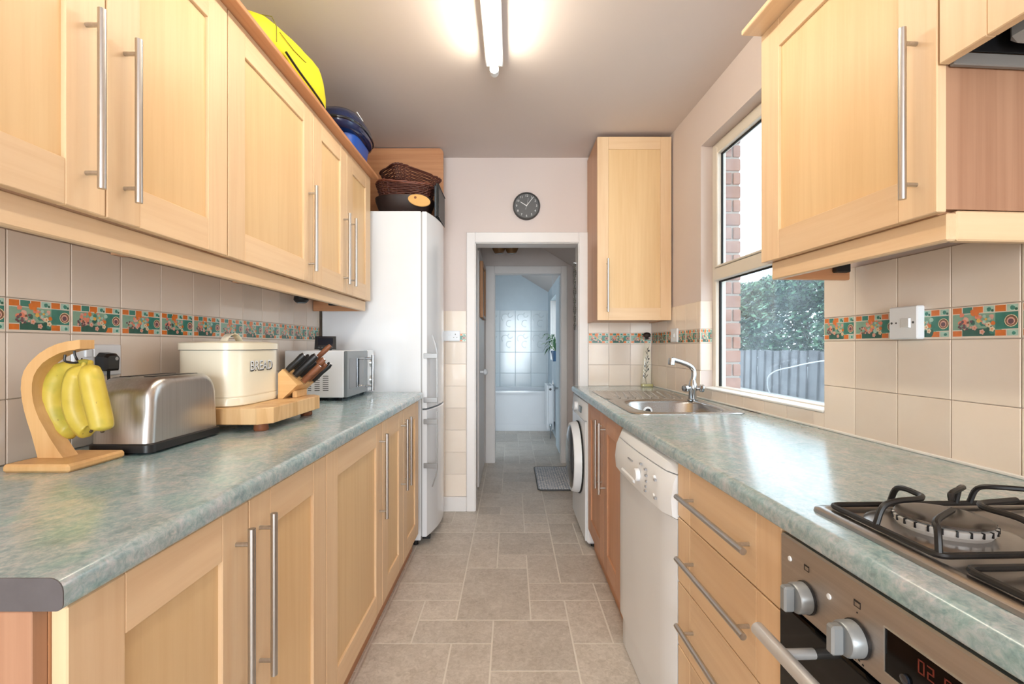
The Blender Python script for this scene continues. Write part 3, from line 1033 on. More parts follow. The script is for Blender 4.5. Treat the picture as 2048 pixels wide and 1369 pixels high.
# left base units: doors at X = -0.526
XB = -0.526
BZ0, BZ1 = 0.118, 0.868
BH = (0.490, 0.828)
def base_unit(label, y0, y1, doors, near_panel=False):
    t = thing('base_cabinet', label, 'cabinet', (-.83, (y0 + y1) / 2, 0), group='base cabinets under the left worktop')
    m = MB()
    m.box(XL + .02, XB - .021, y0, y0 + .018, 0.118, ZWL - .0385).box(XL + .02, XB - .021, y1 - .018, y1, 0.118, ZWL - .0385)
    m.box(XL + .02, XB - .021, y0 + .018, y1 - .018, .118, .136)
    m.box(XL + .02, XL + .03, y0 + .018, y1 - .018, .136, ZWL - .0385)
    part('carcass', m, 'carcass_z', t)
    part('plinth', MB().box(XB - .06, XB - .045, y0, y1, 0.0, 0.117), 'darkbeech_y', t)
    for a, b, h in doors:
        shaker(t, fm_left(XB), a, b, BZ0, BZ1, h, BH)
    return t
base_unit('beech base cabinet with two doors, nearest the camera on the left', 0.552, 1.328, [(0.552, 0.936, 0.893), (0.936, 1.328, 0.977)])
base_unit('beech base cabinet with one wide door under the bread bin', 1.330, 1.904, [(1.330, 1.904, 1.862)])
base_unit('beech base cabinet with two narrow doors beside the fridge', 1.906, 2.690, [(1.906, 2.270, 2.228), (2.270, 2.640, 2.312)])
single('end_panel', MB().box(XL + .01, XB - .021, 0.533, 0.5515, 0, ZWL - .0385, .001), 'endwood_shaded',
       'brown wood end panel, darkened for shade, at the near end of the left base cabinets', 'panel', (-.83, .54, 0))

# left worktop with a rolled front edge
def nose(f, b, zt, th, sgn, r=0.016, n=5):
    """section (x, z) of a postformed top: back b, front f, sgn = +1 when the front faces +x"""
    pts = [(b, zt)]
    for k in range(n + 1):
        a = PI / 2 * (1 - k / n)
        pts.append((f - sgn * r + sgn * r * math.cos(a), zt - r + r * math.sin(a)))
    for k in range(n + 1):
        a = -PI / 2 * k / n
        pts.append((f - sgn * .008 + sgn * .008 * math.cos(a), zt - th + .008 + .008 * math.sin(a)))
    pts.append((b, zt - th))
    return pts
sec = nose(-0.512, XL + .001, ZWL, 0.038, +1)
wl = thing('worktop', 'long green grey marbled worktop holding the toaster and bread bin', 'worktop', (-.82, 1.6, ZWL - .038))
part('slab', MB().loft([[(x, 0.535, z) for x, z in sec], [(x, 2.70, z) for x, z in sec]]), 'worktop', wl, smooth=40)
part('edge_strip', MB().loft([[(x, 0.5335, z) for x, z in sec], [(x, 0.5349, z) for x, z in sec]]), 'edgestrip', wl, 'dark grey edging strip, chipped at the corner', smooth=40)

# right worktop: bends slightly at the sink, leaves room for the bowl
def wr_front(y): return 0.4995 - 0.0367 * y if y < 1.89 else 0.4301 - 0.0014 * (y - 1.89)
def wr_back(y): return 1.1205 - 0.0367 * y
HX0, HX1, HY0, HY1 = 0.545, 0.965, 1.965, 2.435
wrt = thing('worktop', 'green grey marbled worktop with the sink and gas hob set in it', 'worktop', (.8, 1.6, ZWR - .038))
m = MB()
def wsec(y, f, b): return [(x, y, z) for x, z in nose(f, b, ZWR, .038, -1)]
m.loft([wsec(-0.3, wr_front(-.3), wr_back(-.3)), wsec(1.89, wr_front(1.89), wr_back(1.89)), wsec(HY0, wr_front(HY0), wr_back(HY0))])
m.loft([wsec(HY1, wr_front(HY1), wr_back(HY1)), wsec(YB - .004, wr_front(3.33), wr_back(3.33))])
m.loft([wsec(HY0, wr_front(HY0), HX0), wsec(HY1, wr_front(HY1), HX0)])
m.box(HX1, wr_back(HY1), HY0, HY1, ZWR - .038, ZWR)
part('slab', m, 'worktop', wrt, smooth=40)

# right wall unit (near), its own small turn
TC = math.atan(0.071)
c_, s_ = math.cos(TC), math.sin(TC)
RP = 0.7733 * c_ + 1.45 * s_                # door plane in that frame
RQ1 = -0.7733 * s_ + 1.45 * c_              # far edge
RQ0 = RQ1 - 0.556
RB = RP + 0.262
t = thing('wall_cabinet', 'beech wall cabinet beside the window with a long bar handle', 'cabinet', (RP + .15, (RQ0 + RQ1) / 2, UZ0), rot=TC)
m = MB()
m.box(RP + .021, RB, RQ0 + .018, RQ1, UZ0, UZ0 + .018).box(RP + .021, RB, RQ0 + .018, RQ1, UZ1 - .02, UZ1 - .002)
m.box(RP + .021, RB, RQ1 - .018, RQ1, UZ0 + .018, UZ1 - .02).box(RB - .006, RB, RQ0 + .018, RQ1 - .018, UZ0 + .018, UZ1 - .02)
part('carcass', m, 'carcass_y', t)
part('side_panel', MB().box(RP + .021, RB, RQ0, RQ0 + .018, UZ0 + .006, UZ1 - .002), 'endwood_shaded', t, 'reddish brown laminate side panel, darkened for shade')
shaker(t, fm_right(RP), RQ0 - .004, RQ1, UZ0, UZ1, RQ0 + .040, (1.470, 1.812))
pl = single('pelmet', MB().box(RP + .022, RP + .042, RQ0 - .002, RQ1 - .02, 1.380, UZ0 - .0005, .003), 'beech_y',
            'beech light pelmet under the wall cabinet beside the window', 'pelmet', (RP + .03, RQ0 + .3, 1.38), rot=TC)
part('return', MB().box(RP + .042, RB + .02, RQ0 - .002, RQ0 + .018, 1.380, UZ0 + .004, .003), 'beech_x', pl)
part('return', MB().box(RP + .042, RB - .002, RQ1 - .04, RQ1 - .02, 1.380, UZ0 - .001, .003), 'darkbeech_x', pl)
jb = single('junction_box', MB().box(RP + .20, RP + .245, RQ1 - .062, RQ1 - .0405, 1.400, 1.432, .003), 'blackplastic',
            'small dark switch box inside the pelmet beside the window', 'box', (RP + .22, RQ1 - .05, 1.40), rot=TC)
single('cornice', MB().box(RP - .062, RP + .10, RQ0 - .6, RQ1 + .002, UZ1 + .0005, UZ1 + .016, .002), 'beech_y',
       'flat beech cornice board on top of the wall cabinet beside the window', 'cornice', (RP, RQ0, UZ1), rot=TC)
# cooker hood unit next to it, towards the camera
t = thing('cooker_hood', 'beech fronted cooker hood over the hob, dark inside', 'cooker hood', (RP + .15, RQ0 - .3, 1.70), rot=TC)
HZ = 1.713
fd = part('fascia', fbox(MB(), fm_right(RP)[0], RQ0 - .522, RQ0 - .090, -0.020, 0, HZ, UZ1, .0018), 'beech_z', t)
part('stile', fbox(MB(), fm_right(RP)[0], RQ0 - .090, RQ0 - .006, -0.020, 0, HZ, UZ1, .0018), 'beech_z', fd)
part('stile', fbox(MB(), fm_right(RP)[0], RQ0 - .60, RQ0 - .522, -0.020, 0, HZ, UZ1, .0018), 'beech_z', fd)
part('rim', MB().box(RP + .024, RB, RQ0 - .014, RQ0 - .003, HZ - .002, HZ + .022, .002), 'hoodgrey', t)
part('rim', MB().box(RP + .024, RB, RQ0 - .60, RQ0 - .589, HZ - .002, HZ + .022, .002), 'greyplastic', t)
part('liner', MB().box(RP + .024, RB, RQ0 - .59, RQ0 - .014, HZ + .10, UZ1 - .01).box(RP + .024, RP + .028, RQ0 - .59, RQ0 - .014, HZ + .02, HZ + .10)
     .box(RP + .028, RB, RQ0 - .018, RQ0 - .014, HZ + .022, HZ + .10), 'blackplastic', t)
lm = part('lamp_cover', MB().box(RP + .100, RP + .255, RQ0 - .25, RQ0 - .035, HZ + .020, HZ + .099, .012), 'greyplastic', t, 'grey vented plastic lamp cover')
hl = MB()
for a in range(5):
    for b in range(3):
        hl.cyl((RP + .0995, RQ0 - .19 + a * .028, HZ + .045 + b * .018), (RP + .101, RQ0 - .19 + a * .028, HZ + .045 + b * .018), .0065, 10)
part('vent_holes', hl, 'blackrubber', lm)

# boiler cupboard on the end wall
BX0, BX1, BYF = 0.541, 1.011, 2.943
t = thing('wall_cabinet', 'tall beech wall cabinet over the sink, facing the camera', 'cabinet', (.78, 3.15, 1.341))
m = MB()
m.box(BX0, BX0 + .018, BYF + .021, YB - .001, 1.341, 2.50).box(BX1 - .03, BX1 - .012, BYF + .021, YB - .001, 1.341, 2.50)
m.box(BX0 + .018, BX1 - .03, BYF + .021, YB - .001, 1.345, 1.363).box(BX0 + .018, BX1 - .03, BYF + .021, YB - .001, 2.48, 2.50)
part('carcass', m, 'carcass_z', t)
shaker(t, fm_front(BYF), BX0 - .002, BX1 - .002, 1.341, 2.497, 0.602, (1.392, 1.726), st=.070, rail=.078)

# ---- right base run
# sink cupboard (not turned)
XS = 0.444
t = thing('base_cabinet', 'beech sink cabinet with two doors beside the washing machine', 'cabinet', (.72, 2.31, 0))
m = MB()
m.box(XS + .021, 0.98, 1.928, 1.944, .118, ZWR - .0385).box(XS + .021, 0.98, 2.690, 2.708, .118, ZWR - .0385).box(XS + .021, .98, 1.944, 2.69, .118, .136)
part('carcass', m, 'carcass_z', t)
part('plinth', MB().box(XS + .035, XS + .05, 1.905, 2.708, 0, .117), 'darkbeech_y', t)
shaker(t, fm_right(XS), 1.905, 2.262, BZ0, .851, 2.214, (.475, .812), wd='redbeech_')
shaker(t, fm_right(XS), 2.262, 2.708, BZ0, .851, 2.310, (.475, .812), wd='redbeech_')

# drawer unit (turned with the wall)
PD = 0.5115
DQ0, DQ1 = 0.815, 1.286
t = thing('drawer_unit', 'beech unit of four drawers between the dishwasher and oven', 'drawers', (.8, 1.05, 0), rot=TH)
m = MB()
m.box(PD + .021, 1.09, DQ0, DQ0 + .018, .118, ZWR - .0385).box(PD + .021, 1.09, DQ1 - .018, DQ1, .118, ZWR - .0385)
part('carcass', m, 'carcass_z', t)
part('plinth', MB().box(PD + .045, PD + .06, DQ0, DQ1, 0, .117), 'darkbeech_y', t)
fmr = fm_right(PD)[0]
for z0, z1 in ((.7045, .853), (.5255, .7015), (.3495, .5225), (.118, .3465)):
    d = part('drawer', fbox(MB(), fmr, DQ0 + .080, DQ1 - .080, -.020, -.0002, z0, z1, .0018), 'beech_y', t)
    part('stile', fbox(MB(), fmr, DQ0 + .001, DQ0 + .080, -.020, 0, z0, z1, .0018), 'beech_z', d)
    part('stile', fbox(MB(), fmr, DQ1 - .080, DQ1 - .001, -.020, 0, z0, z1, .0018), 'beech_z', d)
    zm = (z0 + z1) / 2
    part('handle', bar_handle(fmr, (.888, zm), (1.222, zm), [(.922, zm), (1.187, zm)]), 'steel_y', d, 'brushed steel bar handle')

# ---- dishwasher
VQ0, VQ1 = 1.289, 1.884
t = thing('dishwasher', 'white dishwasher with a rounded control panel under the worktop', 'dishwasher', (.8, 1.58, 0), rot=TH)
part('body', MB().box(PD + .012, 1.02, VQ0 + .004, VQ1 - .004, .06, .853, .004), 'whiteenamel', t)
def vprof(outs, zs):
    return list(zip(outs, zs))
# door skin, slightly bowed, with rounded vertical edges
def bowed(q0, q1, z0, z1, dep, bulge, th=.02, n=12, er=.012):
    loop = []
    for k in range(n + 1):
        s = k / n
        q = q0 + (q1 - q0) * s
        e = min(q - q0, q1 - q)
        o = dep + bulge * (1 - (2 * s - 1) ** 2)
        if e < er: o -= (er - math.sqrt(max(0, er * er - (er - e) ** 2)))
        loop.append((PD - o, q))
    loop += [(PD + th, q1), (PD + th, q0)]
    return [[(p, q, z0) for p, q in loop], [(p, q, z1) for p, q in loop]]
part('door', MB().loft(bowed(VQ0 + .002, VQ1 - .002, .13, .690, .012, .006)), 'whiteenamel', t, smooth=50)
part('plinth', MB().loft(bowed(VQ0 + .004, VQ1 - .004, .008, .126, .002, .004)), 'whiteenamel', t, smooth=50)
cp = MB()
def slab_stack(levels, bulge, q0=VQ0, q1=VQ1):
    loops = []
    for z, o in levels:
        loops.append(bowed(q0 + .001, q1 - .001, z, z, o, bulge, n=14)[0])
    return loops
cpn = part('control_panel', MB().loft(slab_stack([(.693, .014), (.700, .026), (.745, .030), (.790, .024), (.815, .014)], .010)), 'whiteplastic', t, smooth=50)
part('top_trim', MB().loft(slab_stack([(.8185, .012), (.840, .004), (.852, -.008)], .010)), 'whiteplastic', t, smooth=50)
def on_cp(q, z, o=.036):
    return (PD - o, q, z)
kb = MB().lathe([(.021, 0), (.021, .010), (.018, .014), (.002, .015)], on_cp(1.520, .755, .038), (-1, 0, 0), 20)
part('knob', kb, 'whiteplastic', cpn)
for z in (.782, .728):
    part('button', MB().lathe([(.008, 0), (.008, .005), (.006, .007)], on_cp(1.385, z, .030), (-1, 0, 0), 14), 'whiteplastic', cpn)
ic = MB()
for q, z in ((1.455, .79), (1.448, .772), (1.445, .755), (1.448, .738), (1.455, .722), (1.365, .782), (1.365, .728), (1.500, .796)):
    ic.box(PD - .0405, PD - .0340, q - .006, q + .004, z - .003, z + .003)
part('symbols', ic, 'midgrey', cpn)
mk = MB()
for k in range(6):
    mk.box(PD - .0385, PD - .030, 1.640 - k * .0095, 1.645 - k * .0095, .779, .783)
part('lettering', mk, 'midgrey', cpn)
part('grip', MB().box(PD - .0425, PD - .03, 1.565, 1.72, .712, .727, .004), 'whiteplastic', cpn)
for q in (VQ0 + .05, VQ1 - .05):
    part('foot', MB().cyl((PD + .06, q, 0), (PD + .06, q, .062), .014, 12), 'blackplastic', t)

# ---- oven
OQ0, OQ1 = 0.215, 0.812
t = thing('oven', 'stainless steel built in oven with a black glass door', 'oven', (.8, .5, 0), rot=TH)
part('body', MB().box(PD + .02, 1.05, OQ0 + .01, OQ1 - .01, .12, .846), 'darkgrey', t)
fa = part('fascia', MB().box(PD - .004, PD + .02, OQ0, OQ1, .731, .848, .003), 'fasciasteel', t)
gd = part('door', MB().box(PD - .006, PD + .018, OQ0, OQ1, .16, .727, .003), 'blackglass', t)
part('window', MB().box(PD - .0068, PD - .0058, OQ0 + .07, OQ1 - .07, .25, .63), 'darkglass', gd)
hd = MB().cyl((PD - .058, OQ0 + .02, .690), (PD - .058, OQ1 - .022, .690), .0115, 18)
hd.cyl((PD - .006, OQ1 - .09, .690), (PD - .058, OQ1 - .09, .690), .008, 12).cyl((PD - .006, OQ0 + .09, .690), (PD - .058, OQ0 + .09, .690), .008, 12)
part('handle', hd, 'satinsilver', gd, 'thick round steel bar handle')
part('lower_panel', MB().box(PD, PD + .018, OQ0, OQ1, .118, .156), 'fasciasteel', t)
def knob(q, z, flat):
    k = part('knob', MB().lathe([(.024, .004), (.0235, .020), (.0215, .023), (.001, .0232)], (PD - .004, q, z), (-1, 0, 0), 28), 'knobsilver', fa)
    return k
for q in (.742, .636):
    knob(q, .768, 0)
    g = MB().box(PD - .045, PD - .027, q - .0075, q + .0075, .768 - .0205, .768 + .0205, .003)
    part('grip', g, 'knobsilver', fa)
    part('collar', MB().lathe([(.0255, 0), (.0255, .004)], (PD - .004, q, .768), (-1, 0, 0), 24), 'blackplastic', fa)
    ic = MB()
    ic.box(PD - .0046, PD - .0038, q - .006, q + .006, .818, .8205)
    for a in (-.006, .0052):
        ic.box(PD - .0046, PD - .0038, q + a, q + a + .0008, .812, .8178)
    ic.box(PD - .0046, PD - .0038, q - .006, q + .006, .8112, .812)
    if q < .7:
        for k in range(4):
            ic.box(PD - .0046, PD - .0038, q - .012 + k * .007, q - .009 + k * .007, .7365 + (k % 2) * .002, .7385 + (k % 2) * .002)
        ic.lathe([(.0012, 0), (.0012, .0006)], (PD - .004, q, .804), (-1, 0, 0), 8)
    part('symbols', ic, 'blackplastic', fa)
for q, z in ((.785, .812), (.691, .797)):
    part('lamp', MB().lathe([(.0045, 0), (.004, .0015), (.001, .002)], (PD - .004, q, z), (-1, 0, 0), 12), 'whiteplastic', fa)
dp = part('display', MB().box(PD - .0048, PD - .0035, .400, .588, .755, .812), 'blackglass', fa)
part('display_bezel', MB().box(PD - .0055, PD - .0035, .5885, .5905, .754, .813).box(PD - .0055, PD - .0035, .40, .5885, .753, .755).box(PD - .0055, PD - .0035, .40, .5885, .812, .8135), 'aluminium', fa)
SEG = {'0': 'abcdef', '2': 'abged', '1': 'bc', '8': 'abcdefg'}
def digit(mb, ch, q, z, w, h, s=.0016):
    # q decreases to the right for someone facing the oven
    P = PD - .0054
    def b(qa, qb, za, zb): mb.box(P, P + .0005, min(qa, qb), max(qa, qb), za, zb)
    for c in SEG[ch]:
        if c == 'a': b(q, q - w, z + h - s, z + h)
        if c == 'd': b(q, q - w, z, z + s)
        if c == 'g': b(q, q - w, z + h / 2 - s / 2, z + h / 2 + s / 2)
        if c == 'f': b(q, q - s, z + h / 2, z + h)
        if c == 'e': b(q, q - s, z, z + h / 2)
        if c == 'b': b(q - w + s, q - w, z + h / 2, z + h)
        if c == 'c': b(q - w + s, q - w, z, z + h / 2)
dg = MB()
digit(dg, '0', .541, .787, .0085, .0165); digit(dg, '2', .529, .787, .0085, .0165)
digit(dg, '0', .508, .787, .0085, .0165); digit(dg, '0', .496, .787, .0085, .0165)
part('digits', dg, 'orangeled', dp, 'orange clock digits')
part('button', MB().lathe([(.006, 0), (.006, .003), (.003, .004)], (PD - .005, .5575, .7665), (-1, 0, 0), 14), 'darkglass', dp)

# ---- gas hob
t = thing('gas_hob', 'stainless steel gas hob with black wire pan supports', 'hob', (.8, .5, ZWR), rot=TH)
hp0, hp1, hq0, hq1 = 0.547, 1.055, 0.215, 0.792
zt = ZWR
m = MB()
r = .016
def rr(p0, p1, q0, q1, r, z, n=5):
    out = []
    for cx, cy, a0 in ((p1 - r, q1 - r, 0), (p0 + r, q1 - r, 90), (p0 + r, q0 + r, 180), (p1 - r, q0 + r, 270)):
        for k in range(n + 1):
            a = math.radians(a0 + 90 * k / n)
            out.append((cx + r * math.cos(a), cy + r * math.sin(a), z))
    return out
m.loft([rr(hp0, hp1, hq0, hq1, .014, zt + .0005), rr(hp0 + .001, hp1 - .001, hq0 + .001, hq1 - .001, .014, zt + .006),
        rr(hp0 + .006, hp1 - .006, hq0 + .006, hq1 - .006, .012, zt + .009), rr(hp0 + .020, hp1 - .020, hq0 + .016, hq1 - .016, .010, zt + .009),
        rr(hp0 + .026, hp1 - .026, hq0 + .022, hq1 - .022, .010, zt + .004)], caps=(True, True))
part('plate', m, 'hobsteel', t, smooth=45)
for bp, bq, rad in ((.677, .682, .058), (.905, .682, .044), (.677, .42, .044), (.905, .42, .058)):
    part('burner_pan', MB().lathe([(rad + .038, .0042), (rad + .030, .0065), (rad + .012, .0075)], (bp, bq, zt), seg=32), 'hobsteel', t)
    b = part('burner', MB().lathe([(rad - .004, .007), (rad - .002, .012), (rad, .013), (rad + .002, .022), (rad - .004, .024)], (bp, bq, zt), seg=36), 'crown', t)
    nt_ = MB()
    for k in range(24):
        a = 2 * PI * k / 24
        c = Vector((bp + (rad + .0012) * math.cos(a), bq + (rad + .0012) * math.sin(a), zt + .0205))
        u = Vector((math.cos(a), math.sin(a), 0)); w = Vector((-math.sin(a), math.cos(a), 0))
        nt_.add([c - u * .003 - w * .0012 - Vector((0, 0, .005)), c + u * .0014 - w * .0012 - Vector((0, 0, .005)), c + u * .0014 + w * .0012 - Vector((0, 0, .005)), c - u * .003 + w * .0012 - Vector((0, 0, .005)),
                 c - u * .003 - w * .0012 + Vector((0, 0, .003)), c + u * .0014 - w * .0012 + Vector((0, 0, .003)), c + u * .0014 + w * .0012 + Vector((0, 0, .003)), c - u * .003 + w * .0012 + Vector((0, 0, .003))],
                [(0, 1, 2, 3), (4, 5, 6, 7), (0, 1, 5, 4), (1, 2, 6, 5), (2, 3, 7, 6), (3, 0, 4, 7)])
    part('slots', nt_, 'blackplastic', b)
    part('cap', MB().lathe([(rad - .004, .0245), (rad + .000, .0255), (rad - .002, .028), (rad - .014, .030), (.002, .029)], (bp, bq, zt), seg=36), 'burnercap', b)
zf, zh = zt + .014, zt + .050
def support(q0, q1, flip):
    p0, p1 = hp0 + .022, hp1 - .022
    s = part('pan_support', MB().tube(rr(p0, p1, q0, q1, .012, zf, 4), .0045, 8, closed=True), 'castblack', t)
    f = MB()
    qc = (q0 + q1) / 2
    pm_ = (p0 + p1) / 2
    for cp_, sg in ((p0 + .115, 1), (p1 - .115, -1)):
        e = p0 if sg > 0 else p1
        # V shaped double finger from the far rail and from the outer rail
        f.tube(spline([(cp_ - sg * .012, q1, zf), (cp_ - sg * .012, q1 - .012, zh - .008), (cp_ - sg * .014, q1 - .03, zh), (cp_ - sg * .018, qc + .034, zh),
                       (cp_ - sg * .026, qc + .022, zh), (cp_ - sg * .04, qc + .014, zh), (e + sg * .035, qc + .006, zh), (e + sg * .012, qc + .004, zh - .008), (e, qc + .003, zf)], 4), .0045, 8)
        # mirrored one from the near rail and the middle
        f.tube(spline([(cp_ + sg * .030, q0, zf), (cp_ + sg * .028, q0 + .012, zh - .008), (cp_ + sg * .026, q0 + .03, zh), (cp_ + sg * .022, qc - .030, zh),
                       (cp_ + sg * .030, qc - .014, zh), (cp_ + sg * .045, qc - .006, zh), (pm_ - sg * .012, qc + .004, zh)], 4), .0045, 8)
        # single diagonal finger from the outer near corner
        f.tube(spline([(e + sg * .004, q0 + .004, zf), (e + sg * .010, q0 + .012, zh - .008), (e + sg * .022, q0 + .026, zh), (cp_ - sg * .034, qc - .034, zh)], 4), .0042, 8)
        f.tube(spline([(pm_ - sg * .012, q1, zf), (pm_ - sg * .016, q1 - .010, zh - .008), (pm_ - sg * .030, q1 - .03, zh), (cp_ + sg * .040, qc + .040, zh), (cp_ + sg * .034, qc + .034, zh - .010)], 4), .0042, 8)
    part('fingers', f, 'castblack', s)
support(.578, .772, 0)
support(.345, .545, 0)

# ------------------------------------------------------------------ sink and tap
def sup(cx, cy, a, b, z, e=4.0, n=48):
    out = []
    for k in range(n):
        t = 2 * PI * (k + .5) / n
        c, s = math.cos(t), math.sin(t)
        out.append((cx + a * math.copysign(abs(c) ** (2 / e), c), cy + b * math.copysign(abs(s) ** (2 / e), s), z))
    return out
SX0, SX1, SY0, SYM, SY1 = 0.500, 0.982, 1.935, 2.465, 2.945
t = thing('kitchen_sink', 'stainless steel inset sink with a drainer and a single bowl', 'sink', (.74, 2.4, ZWR))
zs = ZWR + .0035
cx, cy, ca, cb = .752, 2.200, .188, .212
def rectloop(x0, x1, y0, y1, z, n=48):
    out = []
    for k in range(n):
        t_ = 2 * PI * (k + .5) / n
        c, s = math.cos(t_), math.sin(t_)
        f = 1.0 / max(abs(c), abs(s))
        out.append(((x0 + x1) / 2 + (x1 - x0) / 2 * c * f, (y0 + y1) / 2 + (y1 - y0) / 2 * s * f, z))
    return out
m = MB()
m.loft([rectloop(SX0, SX1, SY0, SYM, ZWR + .0004), rectloop(SX0, SX1, SY0, SYM, zs - .001), rectloop(SX0 + .003, SX1 - .003, SY0 + .003, SYM, zs),
        sup(cx, cy, ca + .012, cb + .012, zs), sup(cx, cy, ca + .004, cb + .004, zs - .003), sup(cx, cy, ca - .002, cb - .002, zs - .014),
        sup(cx, cy, ca - .012, cb - .012, zs - .12), sup(cx, cy, ca - .03, cb - .03, zs - .15), sup(cx, cy, ca - .07, cb - .07, zs - .16),
        sup(cx, cy, .03, .03, zs - .163, 2.0)], caps=(False, True))
part('bowl', m, 'sinksteel', t, smooth=50)
m = MB()
m.loft([rectloop(SX0, SX1, SYM, SY1, ZWR + .0004), rectloop(SX0, SX1, SYM, SY1, zs - .001), rectloop(SX0 + .003, SX1 - .003, SYM, SY1 - .003, zs),
        sup((SX0 + SX1) / 2, (SYM + SY1) / 2, .215, .215, zs, 5), sup((SX0 + SX1) / 2, (SYM + SY1) / 2, .208, .208, zs - .002, 5)], caps=(False, True))
part('drainer', m, 'sinksteel', t, smooth=50)
for k in range(9):
    x = .575 + k * .042
    part('ridge', MB().tube([(x, 2.500, zs - .003), (x + .012, 2.53, zs), (x + .06, 2.84, zs), (x + .065, 2.87, zs - .003)], .005, 6), 'sinksteel', t)
part('overflow', MB().lathe([(.024, 0), (.024, .003), (.018, .005)], (.70, cy + cb - .009, zs - .055), (0, -1, 0), 20), 'whiteplastic', t)
part('overflow_grille', MB().lathe([(.016, .0045), (.012, .0062)], (.70, cy + cb - .009, zs - .055), (0, -1, 0), 16), 'blackplastic', t)

t = thing('mixer_tap', 'chrome mixer tap with a swan neck spout behind the sink bowl', 'tap', (.928, 2.40, ZWR))
tx, ty = .930, 2.40
part('body', MB().lathe([(.026, .004), (.026, .010), (.020, .014), (.019, .05), (.022, .056), (.022, .082), (.016, .10), (.0135, .112)], (tx, ty, ZWR), seg=24), 'chrome', t)
spo = spline([(tx, ty, ZWR + .100), (tx + .006, ty, ZWR + .135), (tx + .002, ty, ZWR + .165), (tx - .022, ty - .004, ZWR + .186), (tx - .065, ty - .010, ZWR + .203), (tx - .112, ty - .018, ZWR + .216)], 5)
part('spout', MB().tube(spo, [.0125] * 8 + [.0120] * (len(spo) - 8), 14), 'chrome', t)
part('nozzle', MB().lathe([(.0155, .014), (.0165, 0), (.0165, -.018), (.0135, -.020)], (tx - .114, ty - .018, ZWR + .208), (0.1, 0, 1), 18), 'chrome', t)
for s in (-1, 1):
    h = MB().cyl((tx, ty, ZWR + .068), (tx + s * .040, ty - .012, ZWR + .068), .011, 14)
    h.lathe([(.012, 0), (.019, .004), (.020, .016), (.016, .024), (.004, .026)], (tx + s * .030, ty - .010, ZWR + .068), (s, -.3, 0), 8)
    part('handle', h, 'chrome', t)

# ------------------------------------------------------------------ olive bottle in the corner
bx, by = .945, 3.262
t = thing('olive_bottle', 'tall tapering clear glass bottle with an olive branch inside, in the corner', 'bottle', (bx, by, ZWR))
def sq(h, z, e=5.0): return sup(bx, by, h, h * .55, z, e, 28)
part('glass', MB().loft([sq(.044, ZWR + .0004), sq(.045, ZWR + .012), sq(.020, ZWR + .29), sq(.013, ZWR + .315, 2.2), sq(.013, ZWR + .345, 2.2)], caps=(True, False)), 'bottleglass', t, smooth=45)
part('base_liquid', MB().loft([sq(.040, ZWR + .003), sq(.0385, ZWR + .020)]), 'oil', t)
part('stopper', MB().lathe([(.010, .33), (.0125, .346), (.024, .352), (.026, .366), (.016, .378), (.001, .380)], (bx, by, ZWR), seg=20), 'cork', t)
br_ = MB()
stem = spline([(bx - .006, by - .004, ZWR + .02), (bx - .010, by - .004, ZWR + .08), (bx - .002, by - .004, ZWR + .16), (bx + .002, by - .004, ZWR + .27)], 8)
br_.tube(stem, .0016, 6)
part('stem', br_, 'oliveleaf', t)
lf_ = MB(); ol = MB()
for k in range(12):
    z = .075 + k * .017
    i = min(len(stem) - 1, int((z - .02) / .25 * (len(stem) - 1)))
    p = stem[i]; s = 1 if k % 2 else -1
    w = .018 * (1 - k * .03)
    lf_.loft([[p + Vector((0, -.001, 0)), p + Vector((0, .001, 0)), p + Vector((0, .001, .001))],
              [p + Vector((s * w * .6, -.001, .010)), p + Vector((s * w * .35, .001, .014)), p + Vector((s * w * .45, .001, .006))],
              [p + Vector((s * w, -.001, .026)), p + Vector((s * w, .0005, .0265)), p + Vector((s * w * .98, .0005, .026))]])
    if k in (2, 5, 6, 9, 11):
        ol.ball((p.x + s * w * .8, p.y - .002, p.z - .004), (.0062, .0055, .008), 10, 6)
part('leaves', lf_, 'oliveleaf', t)
part('olives', ol, 'olive', t)

# ------------------------------------------------------------------ washing machine
XW = 0.436
t = thing('washing_machine', 'white front loading washing machine next to the doorway', 'washing machine', (.72, 3.02, 0))
part('body', MB().box(XW + .006, .965, 2.722, 3.316, .022, .848, .010), 'whiteenamel', t)
part('front', MB().box(XW - .004, XW + .010, 2.740, 3.310, .03, .735, .006), 'whiteenamel', t)
wp = part('control_panel', MB().loft([[(XW + .006, 2.728, .740), (XW - .008, 2.745, .740), (XW - .012, 3.02, .740), (XW - .008, 3.30, .740), (XW + .006, 3.314, .740)],
                                      [(XW + .006, 2.728, .846), (XW + .002, 2.745, .846), (XW - .002, 3.02, .846), (XW + .002, 3.30, .846), (XW + .006, 3.314, .846)]]), 'whiteplastic', t, smooth=50)
part('dial', MB().lathe([(.030, 0), (.029, .018), (.024, .022), (.001, .023)], (XW - .006, 3.06, .787), (-1, 0, .08), 24), 'whiteplastic', wp)
part('screen', MB().box(XW - .0135, XW - .004, 2.865, 2.945, .768, .806, .002), 'lcd', wp)
yc, zc = 3.015, .468
dr = part('door', MB().lathe([(.198, .030), (.200, .052), (.206, .056), (.214, .053), (.222, .030), (.224, .004)], (XW - .004, yc, zc), (-1, 0, 0), 44, caps=(False, False)), 'whiteplastic', t, smooth=50)
part('door_seal', MB().lathe([(.228, 0), (.228, .008), (.216, .012)], (XW - .004, yc, zc), (-1, 0, 0), 40), 'blackrubber', dr)
part('glass', MB().lathe([(.2005, .050), (.19, .058), (.14, .068), (.07, .074), (.001, .076)], (XW - .004, yc, zc), (-1, 0, 0), 36, caps=(False, True)), 'darkglass', dr, smooth=60)
for y in (2.76, 3.27):
    part('foot', MB().cyl((XW + .05, y, 0), (XW + .05, y, .024), .018, 12), 'blackrubber', t)
    part('foot', MB().cyl((.92, y, 0), (.92, y, .024), .018, 12), 'blackrubber', t)

